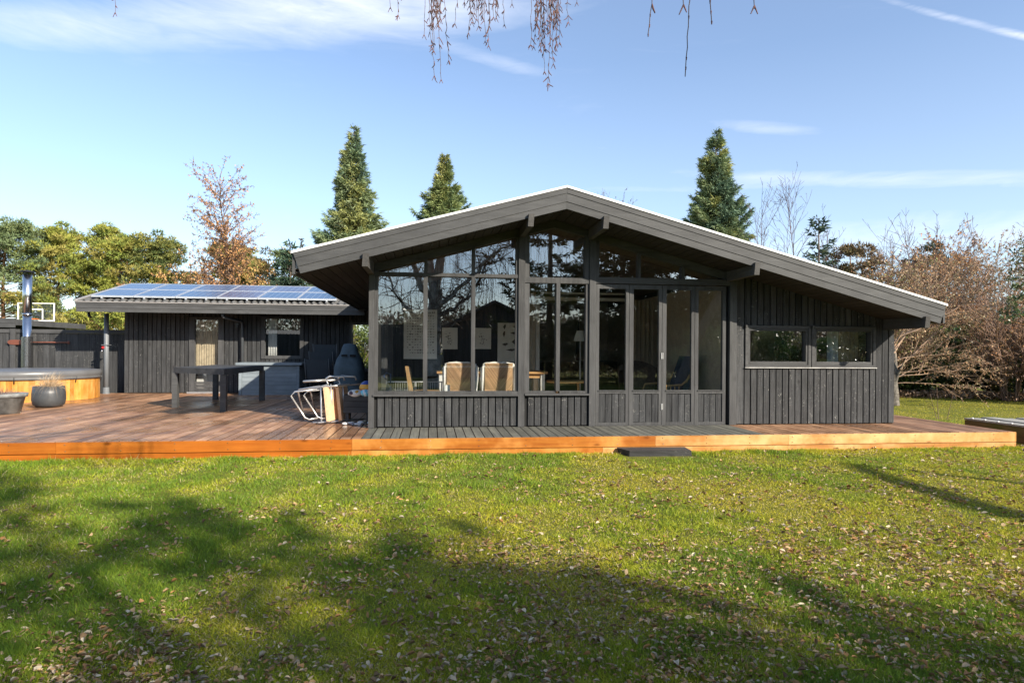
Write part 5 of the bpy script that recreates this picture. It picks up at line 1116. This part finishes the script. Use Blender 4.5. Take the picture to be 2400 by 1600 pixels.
# ------------------------------------------------------------------ the garden behind the photographer (seen in the panes, and by its shade)
def birch():
    rg = np.random.default_rng(201); root = thing('weeping_birch', 'old weeping birch whose catkin-hung twigs dangle into the top of the view', 'tree', (.12, -4, 0)); big = []; tw = []
    def limb(pts, r0, r1, hang=0, hl=2.0, sub=2):
        pts = [np.array(p, float) for p in pts]; fine = []
        for a, b2 in zip(pts[:-1], pts[1:]):
            for t in np.linspace(0, 1, 5)[:-1]: fine.append(a+(b2-a)*t+rg.normal(0, .035, 3))
        fine.append(pts[-1]); n = len(fine)-1
        for i in range(n): big.append((*fine[i], *fine[i+1], r0+(r1-r0)*i/n, r0+(r1-r0)*(i+1)/n))
        for k in range(hang):
            t = rg.uniform(.25, 1)*n; i = min(int(t), n-1); p = fine[i]+(fine[i+1]-fine[i])*(t-i)
            d = unit(np.array([rg.normal(0, 1), rg.normal(0, .6), .35])); l1 = rg.uniform(.3, .9); q = p.copy(); m = 5
            for j in range(m):                                 # arch outwards, then weep
                d = unit(d+np.array([0, 0, -.34])+rg.normal(0, .08, 3)); q2 = q+d*l1/m*1.3; tw.append((*q, *q2, .009-.001*j, .008-.001*j)); q = q2
            for s_ in range(sub):
                q3 = q+rg.normal(0, .08, 3)*np.array([1, 1, .3]); ln_ = hl*rg.uniform(.35, 1.1); mm = 6; dd = np.array([0, 0, -1.])
                if q3[2]-ln_ < 1.6: ln_ = max(.3, q3[2]-1.7)
                for j in range(mm):
                    dd = unit(dd+rg.normal(0, .09, 3)+np.array([0, 0, -.3])); q4 = q3+dd*ln_/mm; tw.append((*q3, *q4, .0042, .0034)); q3 = q4
    limb([(.12, -4, 0), (.10, -4, 1.5), (.14, -4, 3.4)], .27, .23)
    limb([(.14, -4, 3.4), (.34, -4.1, 5.4), (.62, -4.3, 8.2), (.6, -4.4, 10.5)], .17, .03, 40, 2.4)
    limb([(.12, -4, 3.3), (-.28, -3.9, 5.2), (-.75, -4.0, 7.6), (-1.1, -4, 9.4)], .15, .03, 40, 2.6)
    limb([(.14, -4, 2.75), (.75, -3.9, 3.25), (1.35, -3.8, 3.8), (2.2, -3.7, 4.7), (3.1, -3.8, 5.2)], .095, .025, 44, 2.4)
    limb([(.14, -4, 2.4), (.8, -4.1, 2.75), (1.5, -4.2, 3.3), (1.9, -4.3, 4.3), (2.6, -4.4, 4.6)], .06, .02, 26, 1.5)
    limb([(.12, -4, 2.9), (-.35, -4.1, 3.5), (-.62, -4.2, 4.3), (-1.3, -4.1, 5.3), (-2.2, -4.2, 5.9)], .13, .025, 26, 2.2)
    limb([(.12, -4, 2.0), (-.6, -3.9, 2.5), (-1.2, -3.9, 3.1), (-1.5, -3.8, 4.2)], .08, .018, 16, 1.3)
    limb([(.12, -4, 1.9), (.7, -3.9, 2.1), (1.3, -3.9, 2.6)], .03, .012, 8, .8)
    limb([(.34, -4.1, 5.4), (1.5, -3.9, 6.3), (2.9, -3.8, 6.6), (4.1, -3.9, 6.0)], .08, .02, 52, 2.8)
    limb([(-.28, -3.9, 5.2), (-1.4, -4.0, 6.4), (-2.6, -4.1, 6.7), (-3.6, -4.1, 6.0)], .07, .02, 26, 2.4)
    limb([(.62, -4.3, 8.0), (2.0, -4.5, 8.8), (3.4, -4.6, 8.2)], .05, .015, 36, 3.2)
    limb([(.3, -4.0, 4.6), (.3, -2.4, 5.2), (.35, -.6, 5.3), (.3, 1.2, 4.9), (.2, 2.6, 4.35), (.5, 3.5, 4.1)], .07, .014)
    limb([(.3, 1.2, 4.9), (1.1, 2.2, 4.6), (1.7, 3.0, 4.2)], .022, .010)
    limb([(.3, 1.2, 4.9), (-.5, 2.2, 4.5), (-.9, 3.1, 4.2)], .022, .010)
    for k in range(620):                                       # fine side twigs on the big limbs
        s_ = big[rg.integers(24, len(big))]; p = np.array(s_[:3]); 
        if p[1] > -2.5: continue
        d = unit(rg.normal(0, 1, 3)+np.array([0, 0, .5])); 
        for j in range(5):
            d = unit(d+rg.normal(0, .22, 3)+np.array([0, 0, -.05])); q = p+d*rg.uniform(.12, .3); tw.append((*p, *q, .020-.0030*j, .017-.0030*j)); p = q
    V, Fq = segs_mesh(big, 8); np_mesh('trunk', V, Fq, BIRCHB, None, root, (.12, -4, 0))
    V, Fq = segs_mesh(tw, 3); np_mesh('twigs', V, Fq, TWIG, None, root, (.12, -4, 0))
    # the strands hanging into the picture: (x at top, x, z of the lower end, y, density, reddish)
    hang = []; cat = []
    def strand(ut, ub, vb, y, dens=1.0, big_=1.0):
        def w(u, v, yy):
            rx = Fw+cx*((u-1200)/1497)-cy*((v-820.3)/1497); k = yy/rx.y; return np.array([rx.x*k, yy, CZ+rx.z*k])
        b0 = w(ub, vb, y); t0_ = w(ut, 0, y); t0_[2] += .45; t0_[0] += rg.normal(0, .02); n = max(5, int(np.linalg.norm(t0_-b0)/.035)); p = t0_
        for j in range(1, n+1):
            q = t0_+(b0-t0_)*j/n+(rg.normal(0, .0022, 3) if j < n else 0); hang.append((*p, *q, .0013*big_, .0012*big_)); p = q
            if rg.random() < .55*dens:
                for s_ in range(rg.integers(1, 3)):
                    d = unit(np.array([rg.normal(0, .55), rg.normal(0, .4), -1.])); l = rg.uniform(.016, .042)*big_; r = rg.uniform(.0018, .0031)*big_
                    m_ = q+d*l*.5; e = m_+unit(d+rg.normal(0, .25, 3))*l*.5; cat.append((*q, *m_, r*.7, r)); cat.append((*m_, *e, r, r*.6))
            elif rg.random() < .7: cat.append((*q, *(q+np.array([0, 0, -.007*big_])), .0019*big_, .0012*big_))
        for s_ in (-1, 1):
            if dens > .3: e = b0+np.array([s_*.010*big_, 0, -.022*big_])*rg.uniform(.7, 1.2); cat.append((*b0, *e, .0020*big_, .0012*big_))
    for a in ((905, 915, 18), (928, 933, 36), (1000, 994, 82), (996, 1011, 110), (1012, 1018, 178), (1020, 1017, 120), (1026, 1034, 187), (1018, 1026, 60), (1022, 1052, 142), (1080, 1066, 56), (1107, 1098, 78), (1110, 1106, 52), (1118, 1122, 62), (1140, 1145, 107), (1150, 1137, 97), (1146, 1147, 62), (1158, 1163, 42),
              (1175, 1182, 58), (1195, 1200, 10), (1256, 1257, 58), (1270, 1251, 110), (1275, 1276, 168), (1290, 1284, 196), (1297, 1297, 150), (1305, 1303, 66), (1312, 1312, 100), (1318, 1332, 52), (1350, 1352, 6), (256, 270, 30)):
        strand(*a, 3.3+rg.uniform(-.15, .15))
    for k in range(22): u = 1250+rg.uniform(0, 62); strand(u, u+rg.normal(0, 7), rg.uniform(20, 120), 3.3+rg.uniform(-.2, .2), 1.3)
    for k in range(12): u = 1010+rg.uniform(0, 26); strand(u, u+rg.normal(0, 7), rg.uniform(10, 80), 3.3+rg.uniform(-.2, .2))
    for k in range(14): u = 1095+rg.uniform(0, 70); strand(u, u+rg.normal(0, 7), rg.uniform(5, 50), 3.3+rg.uniform(-.2, .2))
    strand(1542, 1519, 80, 2.3, .25, 1.5); strand(1640, 1606, 180, 2.2, .3, 1.6); strand(1598, 1602, 12, 2.3, .4, 1.6); strand(1765, 1768, 14, 2.3, .4, 1.6); strand(1625, 1668, 50, 2.2, .3, 1.7)
    V, Fq = segs_mesh(hang, 3); np_mesh('hanging_twigs', V, Fq, TWIG, None, root, (.12, -4, 0))
    V, Fq = segs_mesh(cat, 5); np_mesh('catkins', V, Fq, plain('red_brown_catkin', (.12, .055, .05), .8, var=.6, nscale=30), None, root, (.12, -4, 0))
birch()
DK = [(.030, .045, .022), (.045, .06, .025), (.06, .065, .03)]
for i, (x, y, H_, R2, lab) in enumerate(((5.0, -8.6, 10.5, 2.7, 'dark spruce behind the viewer, mirrored in the casement window'), (7.9, -7.6, 9.9, 2.7, 'dark spruce behind the viewer casting the middle of the lawn shade'),
        (9.2, -7.7, 9.3, 1.9, 'slim dark spruce behind the viewer between two broader ones'), (10.6, -8.0, 8.7, 2.6, 'dark spruce behind the viewer casting the shade on the middle lawn'), (13.2, -9.4, 8.0, 2.6, 'dark spruce behind the viewer casting the shade at the lower right'))):
    spruce('shade_spruce', lab, (x, y, 0), H_, R2, 210+i, DK, nbr=int(H_*(10, 13, 13, 13, 12)[i]), group='spruces behind the viewer', zlo=.10, dens=(.75, .85, .75, .85, .9)[i], bl=(.24, .08), pw=.62, trunkr=.17)
def pole_tree(name, label, pts, rad, side):
    t = thing(name, label, 'tree', pts[0]); f = MB(); f.tube(pts, rad, 10); f.build('trunk', BARK, t)
    f = MB()
    for a in side: f.tube(a, [.03, .02, .008], 6)
    f.build('branches', BARK, t)
pole_tree('leaning_bare_tree', 'leaning bare tree out of view whose long stem shades the right lawn', [(7.4, -.5, 0), (8.4, -.85, 2.0), (9.75, -1.3, 4.0), (11.3, -1.65, 5.2), (12.5, -1.9, 6.0)], [.16, .15, .13, .10, .05], [[(9.75, -1.3, 4), (9.9, -1.2, 4.5), (9.9, -1.1, 4.9)]])
pole_tree('bare_tree', 'upright bare tree out of view beside the leaning one', [(12.9, -2.2, 0), (12.8, -2.1, 3), (12.5, -1.9, 6.1)], [.13, .10, .05], [[(12.6, -2, 5), (12.9, -1.9, 5.4), (13.2, -1.8, 5.9)]])
evergreen('glossy rhododendron behind the viewer mirrored in the last door pane', 10.2, -4.4, 2.2, 1.5, 231, [(.12, .18, .06), (.22, .26, .09), (.30, .30, .12)], name='rhododendron', group=None)
evergreen('glossy rhododendron behind the viewer mirrored in the rightmost low window', 16.2, -4.4, 2.3, 1.6, 235, [(.12, .18, .06), (.22, .26, .09), (.30, .28, .14)], name='rhododendron', group=None)
evergreen('glossy rhododendron behind the viewer mirrored in the low windows', 12.9, -4.2, 2.3, 1.4, 232, [(.12, .18, .06), (.22, .24, .09), (.30, .28, .14)], name='rhododendron', group=None)
hedge('rear_hedge', 'brown and green hedge across the right of the garden behind the viewer', [(5.8, -13), (16, -12), (30, -6)], 2.5, 1.6, 70000, [(.20, .15, .09), (.28, .20, .13), (.10, .13, .05)], 233, (.14, .08))
hedge('rear_woodland', 'distant brown wood beyond the rear hedge', [(-45, -24), (0, -32), (45, -22)], 4.0, 5.0, 40000, [(.20, .16, .11), (.26, .20, .14), (.11, .13, .06)], 234, (.35, .2))
rf = thing('garden_fence', 'dark board fence behind the viewer, mirrored low in the tall window', 'fence', (-8, -11, 0))
f = MB(); clad(f, -24, .4, .05, 2.35, -11, .16, .004); f.build('boards', M['clad'], rf); f = MB(); f.box(-24, .4, -11.04, -10.96, 2.36, 2.44); f.build('top_rail', M['frame_x'], rf)
nh = thing('neighbour_house', 'black gabled house behind the viewer, mirrored in the tall window', 'house', (3.1, -12, 0))
f = MB(); f.prism_y([(.6, 0), (5.4, 0), (5.4, 2.3), (3.0, 3.5), (.6, 2.3)], -16, -12); f.build('wall', M['clad'], nh)
f = MB()
for a, b2 in ((.3, 3.0), (3.0, 5.7)):
    za, zb_ = (2.2, 3.56) if a < 1 else (3.56, 2.2); f.hexa([(a, -16.3, za), (b2, -16.3, zb_), (b2, -11.7, zb_), (a, -11.7, za)], [(a, -16.3, za+.12), (b2, -16.3, zb_+.12), (b2, -11.7, zb_+.12), (a, -11.7, za+.12)])
f.build('roof', M['fascia'], nh)
cs = thing('carport', 'open carport with corrugated roof behind the viewer, mirrored in the annex window', 'carport', (-8.8, -5, 0))
V = []; 
xs = np.linspace(-11.6, -6.2, 241)
for j, y in enumerate((-3.6, -6.6)):
    for x in xs: V.append((x, y, 2.12+.28*j+.025*math.cos(x*2*math.pi/.18)))
f = MB(); f.add(V, [(i, i+1, 241+i+1, 241+i) for i in range(240)], .5, True); f.build('roof', M['corr'], cs)
for x in (-11.4, -6.4):
    for y in (-3.75, -6.4): MB().box(x-.05, x+.05, y-.05, y+.05, 0, 2.08).build('post', M['frame_z'], cs)

# ------------------------------------------------------------------ grass and fallen leaves
def on_lawn(x, y):
    ok = ~((x < 8.17) & (y > 7.985) & (x > -13.2)); ok &= ~((x > 2.38) & (x < 3.30) & (y > 7.52)& (y < 8.0))
    rel = np.stack([x-A.x, y-A.y], 1); a_ = rel@np.array([dr.x, dr.y]); b_ = rel@np.array([nr.x, nr.y]); ok &= ~((a_ > -.02) & (a_ < 3.1) & (b_ > -.01) & (b_ < 1.9)); return ok
def sample(n, t0, t1, sm, rg):
    t = t0*(t1/t0)**rg.uniform(0, 1, n); s_ = rg.uniform(-sm, sm, n); fx, fy = Fw.x, Fw.y; x = t*(fx+s_*fy); y = t*(fy-s_*fx); return x, y, t
def grass():
    rg = np.random.default_rng(301); x, y, t = sample(900000, 1.55, 9.4, 1.5, rg); k = on_lawn(x, y); x, y, t = x[k], y[k], t[k]
    x2, y2, t2 = sample(150000, 9.0, 26, 1.0, rg); k = on_lawn(x2, y2) & (x2 > 7) & (y2 < 20); x, y, t = np.concatenate([x, x2[k]]), np.concatenate([y, y2[k]]), np.concatenate([t, t2[k]])
    # a fringe of longer blades along the deck edge
    n3 = 26000; x3 = rg.uniform(-8, 8.3, n3); y3 = 7.97-np.abs(rg.normal(0, .10, n3)); k = on_lawn(x3, y3); x, y, t = np.concatenate([x, x3[k]]), np.concatenate([y, y3[k]]), np.concatenate([t, np.full(k.sum(), 7.9)])
    n = len(x); a = patchy(x, y, 5, 1.1); b2 = patchy(x, y, 6, 3.4); moss = np.clip(.38+.6*a+.08*(x-.5)+.40*b2, 0, 1); fringe = np.clip((y-7.55)*2.5, 0, 1)*(y < 8)
    tuftn = patchy(x*3, y*3, 9, 2.0)
    P = np.stack([x, y, np.zeros(n)], 1); lean = .55+.35*moss
    D = unit(np.stack([rg.normal(0, lean), rg.normal(0, lean), np.ones(n)*.8], 1)); L = (.022+.026*np.clip(tuftn, -.7, 1)+rg.uniform(0, .022, n))*(1-.45*moss)+.022*fringe*rg.uniform(.3, 1.3, n)
    L *= (1+.25*(rg.random(n) < .02)*3); Wd = .0030*(t/2.6)**.75*rg.uniform(.7, 1.3, n)
    V, Fq = blades(P, D, np.maximum(L, .014), Wd, rg)
    g1, g2, g3, g4 = np.array([.15, .25, .025]), np.array([.37, .41, .028]), np.array([.50, .43, .035]), np.array([.58, .47, .24])
    q = np.clip(moss+rg.normal(0, .18, n), 0, 1)[:, None]; C = np.where(q < .5, g1+(g2-g1)*q*2, g2+(g3-g2)*(q-.5)*2)
    dryp = np.clip(.05+.16*b2+.08*a, .02, .3); C = np.where((rg.random(n) < dryp)[:, None], g4, C)*rg.uniform(.6, 1.35, (n, 1))
    tag(np_mesh('grass', V, Fq, foliage_mat('grass_blade', .35, .55, .25), C), kind='stuff')
grass()
def fallen():
    rg = np.random.default_rng(302); n = 180000; x, y, t = sample(n, 1.6, 9.2, 1.5, rg)
    # thicker towards the viewer and the right, drifting in patches
    w_ = np.clip(.20+.42*patchy(x, y, 15, 2.4)+.30*patchy(x, y, 16, 6)+.075*(x+.5)+.55*np.clip((4.6-y)/3, 0, 1), .02, 1)*(.30+.70*np.clip((7.4-y)/3.2, 0, 1)); w_ *= np.clip((x+6)/5, .3, 1)
    k = (rg.random(n) < w_*.80) & on_lawn(x, y); x, y, t = x[k], y[k], t[k]; n = len(x)
    yaw_ = rg.uniform(0, 6.283, n); d = np.stack([np.cos(yaw_), np.sin(yaw_), rg.normal(0, .30, n)], 1); d = unit(d); sd = unit(np.cross(d, np.array([0, 0, 1.]))+rg.normal(0, .38, (n, 3))); nn = np.cross(sd, d)
    L = (.008+.028*rg.uniform(0, 1, n)**1.9)[:, None]*(1+.10*(t[:, None]-2)); Wd = L*rg.uniform(.3, .7, (n, 1)); c = rg.uniform(.0, .5, (n, 1))*L; P = np.stack([x, y, rg.uniform(.004, .034, n)], 1)
    pts = [P-d*L*.5, P-d*L*.15+sd*Wd*.5+nn*c, P+d*L*.22+sd*Wd*.42+nn*c*1.1, P+d*L*.55+nn*c*.4, P+d*L*.22-sd*Wd*.42+nn*c*1.1, P-d*L*.15-sd*Wd*.5+nn*c, P+d*L*.02]
    V = np.stack(pts, 1).reshape(-1, 3); b = (np.arange(n)*7)[:, None]; Fq = np.concatenate([b+np.array([[i, (i+1) % 6, 6]]) for i in range(6)], 0)
    pal = np.array([(.52, .33, .16), (.62, .43, .23), (.36, .20, .09), (.58, .46, .31), (.24, .14, .07), (.52, .27, .10), (.70, .58, .40), (.44, .28, .14), (.40, .30, .17)]); C = pal[rg.integers(0, len(pal), n)]*rg.uniform(.50, 1.05, (n, 1))
    tag(np_mesh('fallen_leaves', V, Fq, foliage_mat('fallen_leaf', .2, .7, .3), np.tile(C, (6, 1))), kind='stuff')
fallen()
